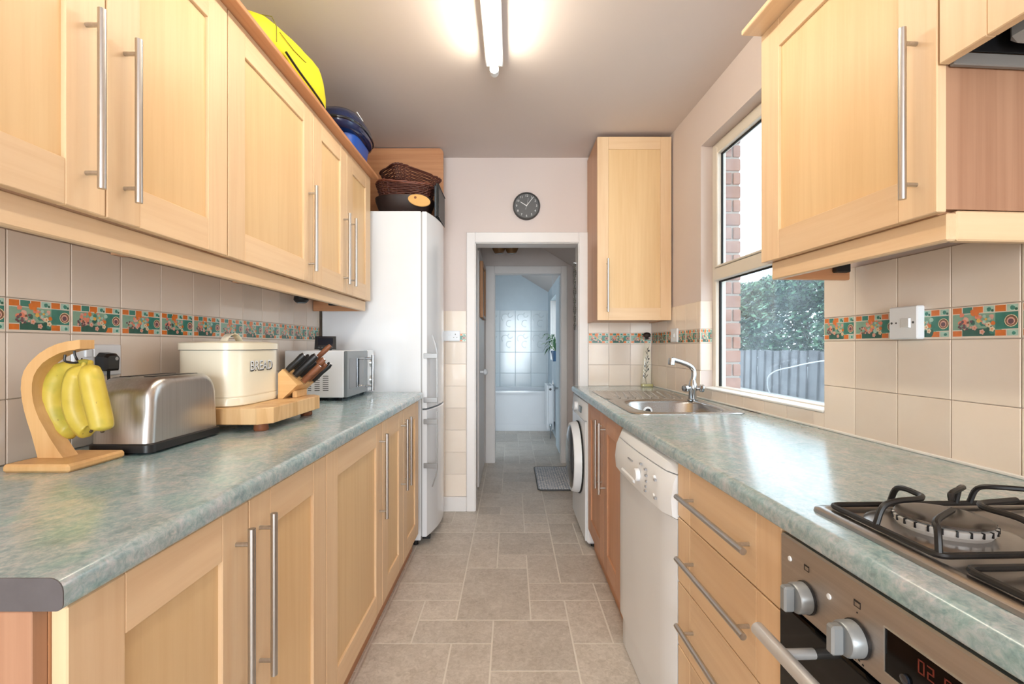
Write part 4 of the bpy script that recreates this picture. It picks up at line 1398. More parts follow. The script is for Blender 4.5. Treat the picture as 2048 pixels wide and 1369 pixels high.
# ------------------------------------------------------------------ fridge freezer
FY0, FY1 = 2.742, 3.322
t = thing('fridge_freezer', 'tall white fridge freezer with two bowed doors', 'fridge', (-.82, 3.03, 0))
part('body', MB().box(-1.112, -0.532, FY0, FY1, .035, 1.972, .004), 'whiteenamel', t)
def fdoor(z0, z1):
    n = 16; loop = []
    for k in range(n + 1):
        s = k / n
        y = FY0 + .001 + (FY1 - FY0 - .002) * s
        loop.append((-0.497 + .048 * (1 - (2 * s - 1) ** 2), y))
    loop += [(-.524, FY1 - .001), (-.524, FY0 + .001)]
    r = .004
    def sh(d): return [(min(x, x - d) if i <= n else x, y) for i, (x, y) in enumerate(loop)]
    return MB().loft([[(x, y, z0) for x, y in sh(r)], [(x, y, z0 + r) for x, y in loop], [(x, y, z1 - r) for x, y in loop], [(x, y, z1) for x, y in sh(r)]])
d1 = part('door', fdoor(.812, 1.968), 'whiteenamel', t, smooth=40)
d2 = part('door', fdoor(.058, .802), 'whiteenamel', t, smooth=40)
part('gasket', MB().box(-.533, -.523, FY0 + .006, FY1 - .006, .06, 1.965), 'greyplastic', t)
def fhandle(zb0, zb1, p0, p1, tipup):
    m = MB()
    X = -.437
    y = FY0 + .006
    pts = [(X, y, zb0), (X, y, zb1)]
    # flat bar with one tapering bent end
    def sec_(x, yy, z, w=.010, h=.007): return [(x - h / 2, yy - w / 2, z), (x + h / 2, yy - w / 2, z), (x + h / 2, yy + w / 2, z), (x - h / 2, yy + w / 2, z)]
    if tipup:
        m.loft([sec_(X, y, zb0, .012), sec_(X, y, zb1 - .10, .016), sec_(X - .010, y, zb1 - .055, .015), sec_(X - .028, y, zb1, .010)])
    else:
        m.loft([sec_(X - .028, y, zb0, .010), sec_(X - .010, y, zb0 + .055, .015), sec_(X, y, zb0 + .10, .016), sec_(X, y, zb1, .012)])
    for z in (p0, p1):
        m.box(-.515, X, FY0 - .005, FY0 + .0005, z - .015, z + .015, .0015)
        m.box(X - .003, X + .004, FY0 - .005, FY0 + .012, z - .015, z + .015, .0015)
    return m
part('handle', fhandle(.832, 1.244, .862, 1.121, True), 'greymetalpaint', d1, 'grey metal grip handle')
part('handle', fhandle(.352, .792, .477, .735, False), 'greymetalpaint', d2, 'grey metal grip handle')
part('hinge', MB().box(-.525, -.480, FY0 + .012, FY0 + .05, .040, .0575, .003), 'blackplastic', t)
for x in (-1.06, -.57):
    for y in (FY0 + .04, FY1 - .04):
        part('foot', MB().cyl((x, y, 0), (x, y, .036), .016, 12), 'blackplastic', t)

# boxing panel above the fridge
bxp = [(-1.128, 1.978), (-.462, 1.978), (-.462, 2.487), (-.465, 2.500), (-.474, 2.512), (-.487, 2.518), (-1.128, 2.518)]
t = single('boxing_panel', MB().prism(bxp, 'xz', 3.165, 3.183), 'darkbeech_x', 'upright beech panel with a rounded corner above the fridge', 'panel', (-.79, 3.17, 1.978))
part('screw_cap', MB().lathe([(.006, 0), (.005, .0015)], (-.482, 3.165, 2.452), (0, -1, 0), 12), 'darkbeech_x', t)

# ------------------------------------------------------------------ things on the fridge
ZF = 1.9725
def basket(cx, cy, z0, z1, a0, b0, a1, b1, e=3.5, tilt=0.0, roll=0.0, mat_='wicker', rim='wickerlight', name='wicker_basket', label='', wavy=False, n=44, rows=9):
    t = thing(name, label, 'basket', (cx, cy, z0))
    M = Matrix.Translation((cx, cy, z0)) @ Matrix.Rotation(roll, 4, 'Z') @ Matrix.Rotation(tilt, 4, 'Y') @ Matrix.Translation((-cx, -cy, -z0))
    H = z1 - z0
    wv = MB()
    for r_ in range(rows):
        s = (r_ + .5) / rows
        a, b = a0 + (a1 - a0) * s, b0 + (b1 - b0) * s
        lp = sup(cx, cy, a, b, z0 + H * s, e, n)
        pts = []
        for k, p in enumerate(lp):
            o = .0035 * (1 if (k + r_) % 2 else -1)
            d = Vector((p[0] - cx, p[1] - cy, 0)).normalized()
            pts.append(Vector(p) + d * o)
        wv.tube(pts, H / rows * .50, 6, closed=True)
    part('weave', wv.move(M), mat_, t, kind='stuff')
    sk = MB()
    b0l, b1l = sup(cx, cy, a0, b0, z0, e, n), sup(cx, cy, a1, b1, z1, e, n)
    for k in range(0, n, 2):
        top = Vector(b1l[k]) + Vector((0, 0, .006 if k % 4 else .0))
        sk.cyl(b0l[k], top, .0032, 6)
    part('stakes', sk.move(M), mat_, t, kind='stuff')
    rm = MB()
    for ph in (0, PI):
        pts = []
        lp = sup(cx, cy, a1, b1, z1, e, n)
        for k, p in enumerate(lp):
            d = Vector((p[0] - cx, p[1] - cy, 0)).normalized()
            ang = k * 2 * PI / 4 + ph
            pts.append(Vector(p) + d * (.005 * math.cos(ang)) + Vector((0, 0, .005 * math.sin(ang) + (.006 * math.sin(k * .5) if wavy else 0))))
        rm.tube(pts, .0055, 6, closed=True)
    part('rim', rm.move(M), rim, t)
    part('base', MB().loft([sup(cx, cy, a0, b0, z0, e, n), sup(cx, cy, a0, b0, z0 + .006, e, n)]).move(M), mat_, t)
    return t
bx_, by_ = -.665, 2.93
t = thing('wooden_bowl', 'dark brown oval bowl under the wicker baskets on the fridge', 'bowl', (bx_, by_, ZF))
part('bowl', MB().loft([sup(bx_, by_, .115, .085, ZF, 2.6), sup(bx_, by_, .150, .115, ZF + .02, 2.6), sup(bx_, by_, .178, .14, ZF + .095, 2.6), sup(bx_, by_, .180, .142, ZF + .112, 2.6),
                        sup(bx_, by_, .168, .13, ZF + .112, 2.6), sup(bx_, by_, .14, .10, ZF + .03, 2.6)]), 'wickerdark', t, smooth=50)
basket(bx_ + .0, by_, ZF + .108, ZF + .195, .145, .105, .172, .132, 3.0, .04, 0, 'wicker', 'wickerlight', label='dark wicker basket with a plaited wavy rim, lower of two on the fridge', wavy=True)
basket(bx_ + .02, by_ + .035, ZF + .205, ZF + .280, .125, .100, .165, .128, 6.0, .09, .72, 'wicker', 'wicker', label='square cornered dark wicker basket lying askew on the other basket')
ov = MB()
def ell(y, a, b): return [(-.545 + a * math.cos(2 * PI * k / 32), y, ZF + .066 + b * math.sin(2 * PI * k / 32) - .16 * a * math.cos(2 * PI * k / 32)) for k in range(32)]
t = single('oval_board', MB().loft([ell(2.766, .064, .033), ell(2.764, .066, .035), ell(2.757, .066, .035), ell(2.755, .064, .033)]), 'palewood', 'small pale wooden oval board leaning on the dark bowl', 'board', (-.545, 2.76, ZF))
part('hole', MB().lathe([(.008, 0), (.007, .001)], (-.567, 2.7549, ZF + .082), (0, -1, 0), 14), 'footwood', t)
for k, (x, h, mt) in enumerate(((-.470, .19, 'traysteel'), (-.460, .205, 'darkgrey'), (-.450, .20, 'castblack'))):
    m = MB().box(x - .002, x + .002, 2.86, 3.14, ZF + .002, ZF + h, .0008)
    m.box(x - .002, x + .006, 2.86, 2.866, ZF + .002, ZF + h, .001).box(x - .002, x + .006, 2.86, 3.14, ZF + h - .005, ZF + h, .001)
    single('baking_tray', m, mt, ('blue grey steel baking tray standing on edge, innermost on the fridge', 'dark grey baking tray standing on edge, middle one on the fridge', 'black baking tray standing on edge, outermost on the fridge')[k],
           'tray', (x, 3.0, ZF), group='baking trays standing on the fridge')

# ------------------------------------------------------------------ on top of the wall cabinets
zc0 = UZ1 + .0165
t = thing('yellow_bag', 'bright yellow fabric bag stuffed on top of the wall cabinets', 'bag', (-.93, 1.87, zc0))
stn = [(1.47, .07, .10), (1.50, .105, .13), (1.55, .130, .145), (1.60, .142, .148), (1.70, .168, .15), (1.80, .188, .15), (1.88, .204, .15), (1.94, .206, .148), (1.985, .182, .142), (2.02, .145, .132), (2.055, .085, .118), (2.08, .05, .09)]
loops = []
RB2 = random.Random(3)
for y, h, w in stn:
    lp = []
    n = 28
    for k in range(n):
        a = 2 * PI * (k + .5) / n
        c, s = math.cos(a), math.sin(a)
        e = 3.2
        x = -.935 + w * math.copysign(abs(c) ** (2 / e), c) + RB2.uniform(-.003, .003)
        z = zc0 + h / 2 + h / 2 * math.copysign(abs(s) ** (2 / e), s)
        if z > zc0 + .03: z += RB2.uniform(-.004, .003)
        lp.append((x, y, z))
    loops.append(lp)
part('body', MB().loft(loops), 'yellowcloth', t, smooth=60)
zp = MB().tube(spline([(-.781, 1.62, zc0 + .042), (-.781, 1.72, zc0 + .034), (-.781, 1.84, zc0 + .030), (-.784, 1.94, zc0 + .026), (-.800, 2.02, zc0 + .02)], 5), .0042, 6)
part('zip', zp, 'blackplastic', t, 'black zip and strap')
sm = MB().tube([(-.7835, 1.56, zc0 + .04), (-.784, 1.56, zc0 + .09), (-.80, 1.56, zc0 + .124), (-.86, 1.56, zc0 + .134)], .0016, 5)
sm.tube([(-.7835, 1.58, zc0 + .085), (-.7835, 1.68, zc0 + .088), (-.785, 1.78, zc0 + .105), (-.80, 1.86, zc0 + .150)], .0014, 5)
part('seams', sm, 'stitch', t)

t = thing('blue_tub', 'blue plastic tub with a glossy navy rounded lid, on the cabinets beside the yellow bag', 'tub', (-.88, 2.45, zc0))
ux, uy = -.885, 2.46
part('tub', MB().loft([sup(ux, uy + .03, .085, .13, zc0, 4, 36), sup(ux, uy + .03, .105, .150, zc0 + .14, 4, 36)]), 'blueplastic', t, smooth=50)
lid = part('lid', MB().loft([sup(ux, uy, .108, .162, zc0 + .098, 3, 40), sup(ux, uy, .126, .196, zc0 + .106, 2.8, 40), sup(ux, uy, .134, .210, zc0 + .135, 2.6, 40), sup(ux, uy, .128, .198, zc0 + .170, 2.6, 40),
                             sup(ux, uy, .105, .16, zc0 + .205, 2.5, 40), sup(ux, uy, .06, .10, zc0 + .217, 2.2, 40)]), 'navyplastic', t, smooth=60)
rm = MB().tube(sup(ux, uy, .134, .210, zc0 + .135, 2.6, 40), .007, 8, closed=True)
part('lid_rim', rm, 'darkglass', lid)
mk = MB()
for k in range(5):
    y = 2.335 + k * .018
    mk.tube([(ux + .112, y, zc0 + .194), (ux + .118, y + .006, zc0 + .186), (ux + .110, y + .011, zc0 + .196)], .002, 5)
part('marking', mk, 'whiteplastic', lid)

# ------------------------------------------------------------------ left worktop items
# banana stand
t = thing('banana_stand', 'curved wooden banana stand at the near end of the left worktop', 'banana stand', (-.99, 1.04, ZWL))
part('base', MB().box(-1.062, -.922, .972, 1.118, ZWL + .0004, ZWL + .018, .005), 'bananawood', t)
ya = 1.032
outer = [(205, 1172), (190, 1110), (150, 960), (110, 840), (82, 740), (62, 640), (52, 540), (58, 450), (78, 380), (115, 320), (165, 265), (225, 212), (300, 165), (380, 130), (480, 105), (592, 92)]
inner = [(440, 1172), (395, 1110), (318, 990), (262, 890), (222, 820), (190, 745), (165, 660), (153, 570), (155, 490), (170, 420), (200, 365), (250, 305), (310, 262), (400, 215), (490, 190), (592, 174)]
m = MB()
lp = []
for (ox, oy), (ix, iy) in zip(outer, inner):
    o = at(30 + ox / 4.565, 660 + oy / 4.565, ya); i_ = at(30 + ix / 4.565, 660 + iy / 4.565, ya)
    o = [o[0], o[1], max(o[2], ZWL + .0178)]; i_ = [i_[0], i_[1], max(i_[2], ZWL + .0178)]
    lp.append([(o[0], ya, o[2]), (i_[0], ya, i_[2]), (i_[0], ya + .036, i_[2]), (o[0], ya + .036, o[2])])
m.loft(lp)
part('arm', m, 'bananawood', t, smooth=40)
ex_, ey_, ez_ = at(158, 699, ya + .018)
hk = MB().tube(spline([(ex_ - .010, ya + .018, ez_ + .006), (ex_ - .010, ya + .018, ez_ - .010), (ex_ - .004, ya + .018, ez_ - .024), (ex_ + .006, ya + .012, ez_ - .028), (ex_ + .0, ya + .004, ez_ - .030), (ex_ - .014, ya, ez_ - .026), (ex_ - .014, ya, ez_ - .012)], 4), .0024, 8)
part('hook', hk, 'blackplastic', t, 'dark metal hook')
bt_ = thing('banana_bunch', 'bunch of three yellow bananas hanging on the wooden stand', 'bananas', (ex_, ya, ez_ - .03))
def cpt(x, y, d): return at(30 + x / 4.565, 660 + y / 4.565, d)
for k, (pts, d, rr_) in enumerate((
        ([(575, 310), (530, 335), (455, 380), (385, 470), (352, 590), (362, 720), (415, 840), (500, 915), (560, 935)], 1.078, .0255),
        ([(640, 295), (618, 345), (578, 410), (548, 500), (543, 620), (562, 740), (612, 850), (668, 912), (692, 925)], 1.045, .0235),
        ([(690, 295), (686, 345), (692, 400), (706, 480), (732, 600), (762, 720), (786, 820), (796, 885), (798, 925)], 1.018, .0230))):
    P3 = [Vector(cpt(x, y, d + (.03 if i == 0 else .015 if i == 1 else 0) * (1.045 - d) / .03)) for i, (x, y) in enumerate(pts)]
    sp_ = spline(P3, 5)
    L = len(sp_)
    rs = []
    for i in range(L):
        s = i / (L - 1)
        if s < .10: r = .0055
        elif s < .24: r = .0055 + (rr_ - .0065) * ((s - .10) / .14) ** .8
        elif s < .86: r = rr_ * (.95 + .05 * math.sin((s - .24) / .62 * PI))
        else: r = rr_ * max(.20, (1 - ((s - .86) / .14) ** 2.2 * .80)) * .95
        rs.append(r)
    b = part('banana', MB().tube(sp_, rs, 7), 'banana', bt_, smooth=75)
    part('tip', MB().ball(tuple(sp_[-1]), .0042, 8, 6), 'banana_tip', b)
part('crown', MB().ball((cpt(630, 292, 1.047)), (.014, .008, .006), 10, 6), 'banana_stem', bt_)

# double socket with plug
t = thing('double_socket', 'white double socket on the tiles behind the bananas', 'socket', (XL, 1.265, 1.139))
part('plate', MB().box(XL, XL + .010, 1.192, 1.339, 1.096, 1.182, .003), 'whiteplastic', t)
for y in (1.232, 1.256):
    part('switch', MB().box(XL + .009, XL + .014, y - .009, y + .009, 1.148, 1.170, .0015), 'whiteplastic', t)
hs = MB()
for y0_ in (1.215,):
    hs.box(XL + .0098, XL + .0105, y0_ - .002, y0_ + .002, 1.138, 1.146)
    hs.box(XL + .0098, XL + .0105, y0_ - .014, y0_ - .008, 1.116, 1.120).box(XL + .0098, XL + .0105, y0_ + .008, y0_ + .014, 1.116, 1.120)
part('pin_holes', hs, 'blackplastic', t)
for y in (1.204, 1.327):
    part('screw', MB().lathe([(.003, 0), (.0025, .001)], (XL + .0098, y, 1.139), (1, 0, 0), 10), 'darkgrey', t)
t = thing('plug', 'black plug with a round white mark in the double socket', 'plug', (XL + .012, 1.278, 1.128))
part('body', MB().loft([[(XL + .0102, y, z) for y, z in ((1.254, 1.112), (1.302, 1.112), (1.304, 1.150), (1.295, 1.160), (1.261, 1.160), (1.252, 1.150))],
                        [(XL + .034, y, z) for y, z in ((1.256, 1.110), (1.300, 1.110), (1.302, 1.148), (1.293, 1.157), (1.263, 1.157), (1.254, 1.148))],
                        [(XL + .040, y, z) for y, z in ((1.261, 1.116), (1.295, 1.116), (1.297, 1.145), (1.290, 1.151), (1.266, 1.151), (1.259, 1.145))]]), 'blackplastic', t)
part('mark', MB().lathe([(.0055, 0), (.005, .001)], (XL + .0395, 1.288, 1.143), (1, 0, 0), 14), 'greyplastic', t)
cd = spline([(XL + .024, 1.280, 1.112), (XL + .024, 1.281, 1.085), (XL + .030, 1.288, 1.03), (XL + .038, 1.285, .975), (XL + .042, 1.262, .945), (XL + .035, 1.222, .922), (XL + .05, 1.215, .918), (XL + .07, 1.252, .930), (XL + .085, 1.29, .940), (XL + .0935, 1.30, .940)], 6)
part('cable', MB().tube(cd, .0036, 8), 'blackrubber', t)

# toaster
TX0, TX1, TY0, TY1 = -1.028, -.880, 1.136, 1.408
t = thing('toaster', 'brushed steel two slot toaster with a black base', 'toaster', (-.954, 1.272, ZWL))
def tsec(x, ins):
    """rounded outline in the y z plane"""
    y0_, y1_, zb, z_ = TY0 + ins, TY1 - ins, ZWL + .026, 1.099 - ins
    r = .055
    pts = [(y1_, zb), (y1_ - .004, z_ - r)]
    pts = [(y1_, zb)]
    for k in range(9):
        a = PI / 2 * k / 8
        pts.append((y1_ - .006 - r + r * math.cos(a), z_ - r + r * math.sin(a)))
    for k in range(9):
        a = PI / 2 + PI / 2 * k / 8
        pts.append((y0_ + .006 + r + r * math.cos(a), z_ - r + r * math.sin(a)))
    pts.append((y0_, zb))
    return [(x, y, z) for y, z in pts]
lp = []
rf_ = .020
for k in range(6):
    a = PI / 2 * k / 5
    lp.append(tsec(TX0 + rf_ - rf_ * math.sin(a), rf_ * (1 - math.cos(a)) * .0 + rf_ - rf_ * math.cos(PI / 2 - a) if False else rf_ * (1 - math.cos(a))))
lp = lp[::-1]
lp2 = []
for k in range(6):
    a = PI / 2 * k / 5
    lp2.append(tsec(TX1 - rf_ + rf_ * math.sin(a), rf_ * (1 - math.cos(a))))
part('shell', MB().loft(lp + lp2), 'steel_z', t, smooth=50)
part('base', MB().loft([rr(TX0 - .006, TX1 + .006, TY0 - .005, TY1 + .005, .02, ZWL + .006), rr(TX0 - .006, TX1 + .006, TY0 - .005, TY1 + .005, .02, ZWL + .024), rr(TX0 - .002, TX1 + .002, TY0 - .002, TY1 + .002, .02, ZWL + .027)]), 'blackplastic', t, smooth=40)
for x in (TX0 + .02, TX1 - .02):
    for y in (TY0 + .03, TY1 - .03):
        part('foot', MB().cyl((x, y, ZWL + .0003), (x, y, ZWL + .008), .012, 12), 'blackrubber', t)
for x in (-.985, -.923):
    part('slot', MB().box(x - .014, x + .014, TY0 + .055, TY1 - .055, 1.0985, 1.1002), 'blackplastic', t)
part('lever', MB().box(-.972, -.936, TY1 - .004, TY1 + .018, 1.03, 1.042, .003), 'blackplastic', t)

# chopping board
ZB = .986
t = thing('chopping_board', 'thick end grain wooden chopping board on round feet under the bread bin', 'chopping board', (-.9, 1.64, ZWL))
ch = .035
def oct_(z, i=0): return [(-1.075 + i, 1.43 + ch, z), (-1.075 + ch, 1.43 + i, z), (-.745 - ch, 1.43 + i, z), (-.745 - i, 1.43 + ch, z), (-.745 - i, 1.85 - ch, z), (-.745 - ch, 1.85 - i, z), (-1.075 + ch, 1.85 - i, z), (-1.075 + i, 1.85 - ch, z)]
part('block', MB().loft([oct_(ZWL + .024, .002), oct_(ZWL + .026), oct_(ZB - .002), oct_(ZB, .002)]), 'endgrain', t)
for x in (-1.03, -.79):
    for y in (1.475, 1.80):
        part('foot', MB().lathe([(.020, 0), (.022, .004), (.020, .0245)], (x, y, ZWL + .0003), seg=18), 'footwood', t)

# bread bin
t = thing('bread_bin', 'cream enamel bread bin marked BREAD on the chopping board', 'bread bin', (-.955, 1.60, ZB))
BC = (-.957, 1.600)
BA, BB_, BE = .106, .150, 4.2
def bl(a, b, z): return sup(BC[0], BC[1], a, b, z, BE, 72)
part('body', MB().loft([bl(BA - .004, BB_ - .004, ZB + .0005), bl(BA, BB_, ZB + .004), bl(BA, BB_, ZB + .026), bl(BA - .0015, BB_ - .0015, ZB + .028), bl(BA, BB_, ZB + .031), bl(BA, BB_, ZB + .034), bl(BA - .0015, BB_ - .0015, ZB + .037),
                        bl(BA - .001, BB_ - .001, ZB + .178)]), 'creamenamel', t, smooth=40)
ld = part('lid', MB().loft([bl(BA + .003, BB_ + .003, ZB + .180), bl(BA + .003, BB_ + .003, ZB + .200), bl(BA, BB_, ZB + .203), bl(BA - .03, BB_ - .035, ZB + .207), bl(.01, .01, ZB + .209)], caps=(True, True)), 'creamenamel', t, smooth=40)
part('seam', MB().tube(bl(BA + .001, BB_ + .001, ZB + .1795), .0012, 5, closed=True), 'darkgrey', t)
hp_ = [Vector((BC[0], BC[1] - .045 + .09 * k / 12, ZB + .2065 + .026 * math.sin(PI * k / 12) ** .7)) for k in range(13)]
hm = MB().loft([[(p.x - .012, p.y, p.z), (p.x + .012, p.y, p.z), (p.x + .012, p.y, p.z + .0025), (p.x - .012, p.y, p.z + .0025)] for p in hp_])
part('lid_handle', hm, 'creamenamel', ld, smooth=60)
def on_bin(tx_, dz, dy, o):
    """wrap lettering on the room side of the bin"""
    tx_ = tx_
    vs = []
    for x, y, z in tx_.v:
        yy = 1.592 + x + dy; zz = 1.112 + y + dz
        u = min(.9999, abs((yy - BC[1]) / BB_))
        xs_ = BC[0] + BA * (1 - u ** BE) ** (1 / BE)
        vs.append((xs_ + o + max(0, z), yy, zz))
    tx_.v = vs
    return tx_
part('lettering_shadow', on_bin(text_mb('BREAD', .047, .0003), -.0030, .0034, .0004), 'blackplastic', t, 'black drop shadow of the word BREAD', smooth=0, recalc=False)
part('lettering', on_bin(text_mb('BREAD', .045, .0003), 0, 0, .0012), 'whiteplastic', t, 'word BREAD', smooth=0, recalc=False)

# knife block
t = thing('knife_block', 'angled pale wooden knife block behind the bread bin', 'knife block', (-.86, 1.77, ZB))
KA, KBp = (-.833, 1.094), (-.7785, 1.036)
poly_ = [KA, KBp, (-.832, ZB + .0005), (-.849, ZB + .0005), (-.849, 1.078)]
part('block', MB().prism(poly_, 'xz', 1.700, 1.846), 'blockwood', t)
part('prop', MB().box(-.812, -.796, 1.73, 1.82, ZB + .0004, 1.012, .002), 'blockwood', t)
dk = Vector((.727, 0, .687))
nk = Vector((.687, 0, -.727))
def knife(s, y, ln, mat_, label, w=.0095, h=.012, rnd=False):
    p = Vector((KA[0] + (KBp[0] - KA[0]) * s, y, KA[1] + (KBp[1] - KA[1]) * s)) + dk * .0005
    t = thing('kitchen_knife', label, 'knife', tuple(p), group='knives in the knife block')
    def sec_(d, a, b): 
        c = p + dk * d
        return [c + nk * (b * math.cos(2 * PI * k / 12)) + Vector((0, a * math.sin(2 * PI * k / 12), 0)) for k in range(12)]
    part('handle', MB().loft([sec_(.004, w * .8, h * .85), sec_(.02, w, h), sec_(ln * .5, w * .9, h * .9), sec_(ln * .88, w, h * 1.05), sec_(ln, w * .7, h * .75)]), mat_, t, smooth=60)
    part('bolster', MB().loft([sec_(.0002, w * .6, h * .95), sec_(.005, w * .85, h * .95)]), 'steel_x', t)
    if not rnd:
        part('tang', MB().loft([sec_(ln, w * .35, h * .7), sec_(ln + .0015, w * .3, h * .6)]), 'chrome', t)
    return t
knife(.14, 1.716, .088, 'blackplastic', 'black handled knife nearest the bread bin, at the top of the block')
knife(.14, 1.775, .080, 'blackplastic', 'slim black handled knife, second along the top row of the block', w=.007)
knife(.48, 1.735, .112, 'blackplastic', 'long black handled knife in the middle row of the block', w=.011, h=.014)
knife(.52, 1.772, .082, 'blackplastic', 'black handled knife with a bright spine in the middle row')
knife(.70, 1.782, .110, 'brownwood', 'brown wooden handled knife in the middle of the block', w=.008)
knife(.90, 1.752, .090, 'brownwood', 'lower brown wooden handled knife at the front of the block')
knife(.30, 1.825, .150, 'brownwood', 'longest round brown wooden handle sticking up from the block', w=.010, h=.010, rnd=True)
knife(.84, 1.806, .096, 'brownwood', 'dark brown handled knife low at the far side of the block', w=.009)
knife(.93, 1.832, .100, 'blackplastic', 'black handled knife lowest and furthest along the block')

# microwave
MY0, MY1, MXF = 2.255, 2.690, -.792
MZ0, MZ1 = ZWL + .016, 1.156
t = thing('microwave', 'white microwave oven with a dark glass door beside the fridge', 'microwave', (-.94, 2.47, ZWL))
part('body', MB().box(-1.095, MXF - .018, MY0, MY1, MZ0, MZ1, .004), 'whiteenamel', t)
md = part('door', MB().box(MXF - .017, MXF, MY0 + .001, 2.575, MZ0 + .001, MZ1 - .002, .003), 'greyglass', t)
part('window', MB().box(MXF - .001, MXF + .0008, MY0 + .03, 2.50, MZ0 + .04, MZ1 - .04), 'darkglass', md)
mh = MB().cyl((MXF + .042, 2.530, .938), (MXF + .042, 2.530, 1.130), .0085, 14)
for z in (.962, 1.112):
    mh.cyl((MXF - .001, 2.530, z), (MXF + .042, 2.530, z), .006, 10)
part('handle', mh, 'chrome', md, 'chrome bar handle')
mc = part('control_panel', MB().box(MXF - .017, MXF - .001, 2.577, MY1 - .001, MZ0 + .001, MZ1 - .002, .003), 'whiteplastic', t)
for z in (1.085, .99):
    part('dial', MB().lathe([(.024, 0), (.022, .016), (.001, .018)], (MXF - .001, 2.633, z), (1, 0, 0), 20), 'aluminium', mc)
vn = MB()
for c_i, (x0_, x1_, rows_) in enumerate(((-.982, -.966, 4), (-.950, -.925, 8), (-.910, -.883, 8))):
    for k in range(rows_):
        z = .962 + k * .0098
        vn.box(x0_, x1_, MY0 - .0006, MY0 + .0006, z, z + .0035)
part('vents', vn, 'darkgrey', t)
for x in (-1.05, -.845):
    for y in (MY0 + .04, MY1 - .05):
        part('foot', MB().cyl((x, y, ZWL + .0003), (x, y, MZ0 + .001), .012, 10), 'blackrubber', t)
# energy monitor
t = thing('energy_monitor', 'small black tilted display unit on top of the microwave', 'monitor', (-.955, 2.40, MZ1))
MM = Matrix.Translation((-.955, 2.40, MZ1 + .0005)) @ Matrix.Rotation(math.radians(18), 4, 'Z')
fcm = MB().loft([[(-.052, -.010, .004), (.052, -.010, .004), (.052, .018, .004), (-.052, .018, .004)], [(-.050, .010, .072), (.050, .010, .072), (.050, .022, .072), (-.050, .022, .072)]])
fcm.box(-.03, .03, -.006, .045, 0, .012, .003)
fcm.loft([[(-.012, .018, .04), (.012, .018, .04), (.012, .022, .04), (-.012, .022, .04)], [(-.02, .036, .002), (.02, .036, .002), (.02, .044, .002), (-.02, .044, .002)]])
part('case', fcm.move(MM), 'blackplastic', t)
part('screen', MB().loft([[(-.036, -.0036, .026), (.036, -.0036, .026), (.036, -.0026, .026), (-.036, -.0026, .026)], [(-.036, .0072, .063), (.036, .0072, .063), (.036, .0082, .063), (-.036, .0082, .063)]]).move(MM), 'darkglass', t)
bts = MB()
for k in range(5):
    bts.box(-.036 + k * .016, -.026 + k * .016, -.0092, -.006, .012, .018, .001)
part('buttons', bts.move(MM), 'darkgrey', t)

# ------------------------------------------------------------------ switches on the right and the end wall
t = thing('fused_switch', 'white switch plate on the floral border right of the window', 'switch', (PW, 1.22, 1.196), rot=TH)
SQ0, SQ1 = 1.176, 1.264
part('plate', MB().box(PW - .022, PW, SQ0, SQ1, 1.196, 1.284, .003), 'whiteplastic', t)
part('rocker', MB().loft([[(PW - .0215, 1.195, 1.226), (PW - .0215, 1.226, 1.226), (PW - .0215, 1.226, 1.252), (PW - .0215, 1.195, 1.252)],
                          [(PW - .0270, 1.197, 1.227), (PW - .0235, 1.224, 1.227), (PW - .0235, 1.224, 1.251), (PW - .0270, 1.197, 1.251)]]), 'whiteplastic', t)
part('screws', MB().lathe([(.0032, 0), (.003, .001)], (PW - .0218, SQ0 + .012, 1.24), (-1, 0, 0), 10).lathe([(.0032, 0), (.003, .001)], (PW - .0218, SQ1 - .010, 1.24), (-1, 0, 0), 10)
     .lathe([(.0026, 0), (.002, .001)], (PW - .0218, SQ1 - .024, 1.24), (-1, 0, 0), 10), 'darkgrey', t)
t = thing('wall_switch', 'white switch plate on the floral border behind the tap', 'switch', (PW, 2.86, 1.2), rot=TH)
part('plate', MB().box(PW - .012, PW, 2.805, 2.905, 1.202, 1.286, .003), 'whiteplastic', t)
part('rocker', MB().box(PW - .016, PW - .011, 2.84, 2.87, 1.232, 1.256, .002), 'whiteplastic', t)
t = thing('wall_socket', 'white socket on the end wall between the fridge and doorway', 'socket', (-.43, YB, 1.215))
part('plate', MB().box(-.508, -.366, YB - .010, YB, 1.214, 1.288, .003), 'whiteplastic', t)
ph = MB()
for dx, dz, w_, h_ in ((-.4, 1.262, .004, .009), (-.411, 1.240, .006, .004), (-.389, 1.240, .006, .004)):
    ph.box(dx - w_ / 2, dx + w_ / 2, YB - .0108, YB - .0098, dz - h_ / 2, dz + h_ / 2)
part('pin_holes', ph, 'blackplastic', t)
part('switch', MB().box(-.448, -.432, YB - .013, YB - .0095, 1.252, 1.270, .001), 'whiteplastic', t)

# ------------------------------------------------------------------ clock
CX, CZ, CR = .107, 2.174, .0965
t = thing('wall_clock', 'round dark grey wall clock with white hands above the doorway', 'clock', (CX, YB, CZ))
yf = YB + TD
part('case', MB().lathe([(CR, 0.0), (CR, .028), (CR - .003, .033), (CR - .009, .033), (CR - .010, .026)], (CX, yf, CZ), (0, -1, 0), 56, caps=(True, False)), 'clockrim', t, smooth=50)
part('face', MB().lathe([(CR - .0095, .024), (.001, .0242)], (CX, yf, CZ), (0, -1, 0), 56, caps=(False, True)), 'clockface', t)
nm = MB()
for k in range(1, 13):
    tb = text_mb(str(k), .022, .0004, 2)
    a = PI / 2 - 2 * PI * k / 12
    nm.add([(CX + .071 * math.cos(a) + x, yf - .0248 - max(0, z), CZ + .071 * math.sin(a) + y) for x, y, z in tb.v], tb.f)
part('numerals', nm, 'clockwhite', t, smooth=0, recalc=False)
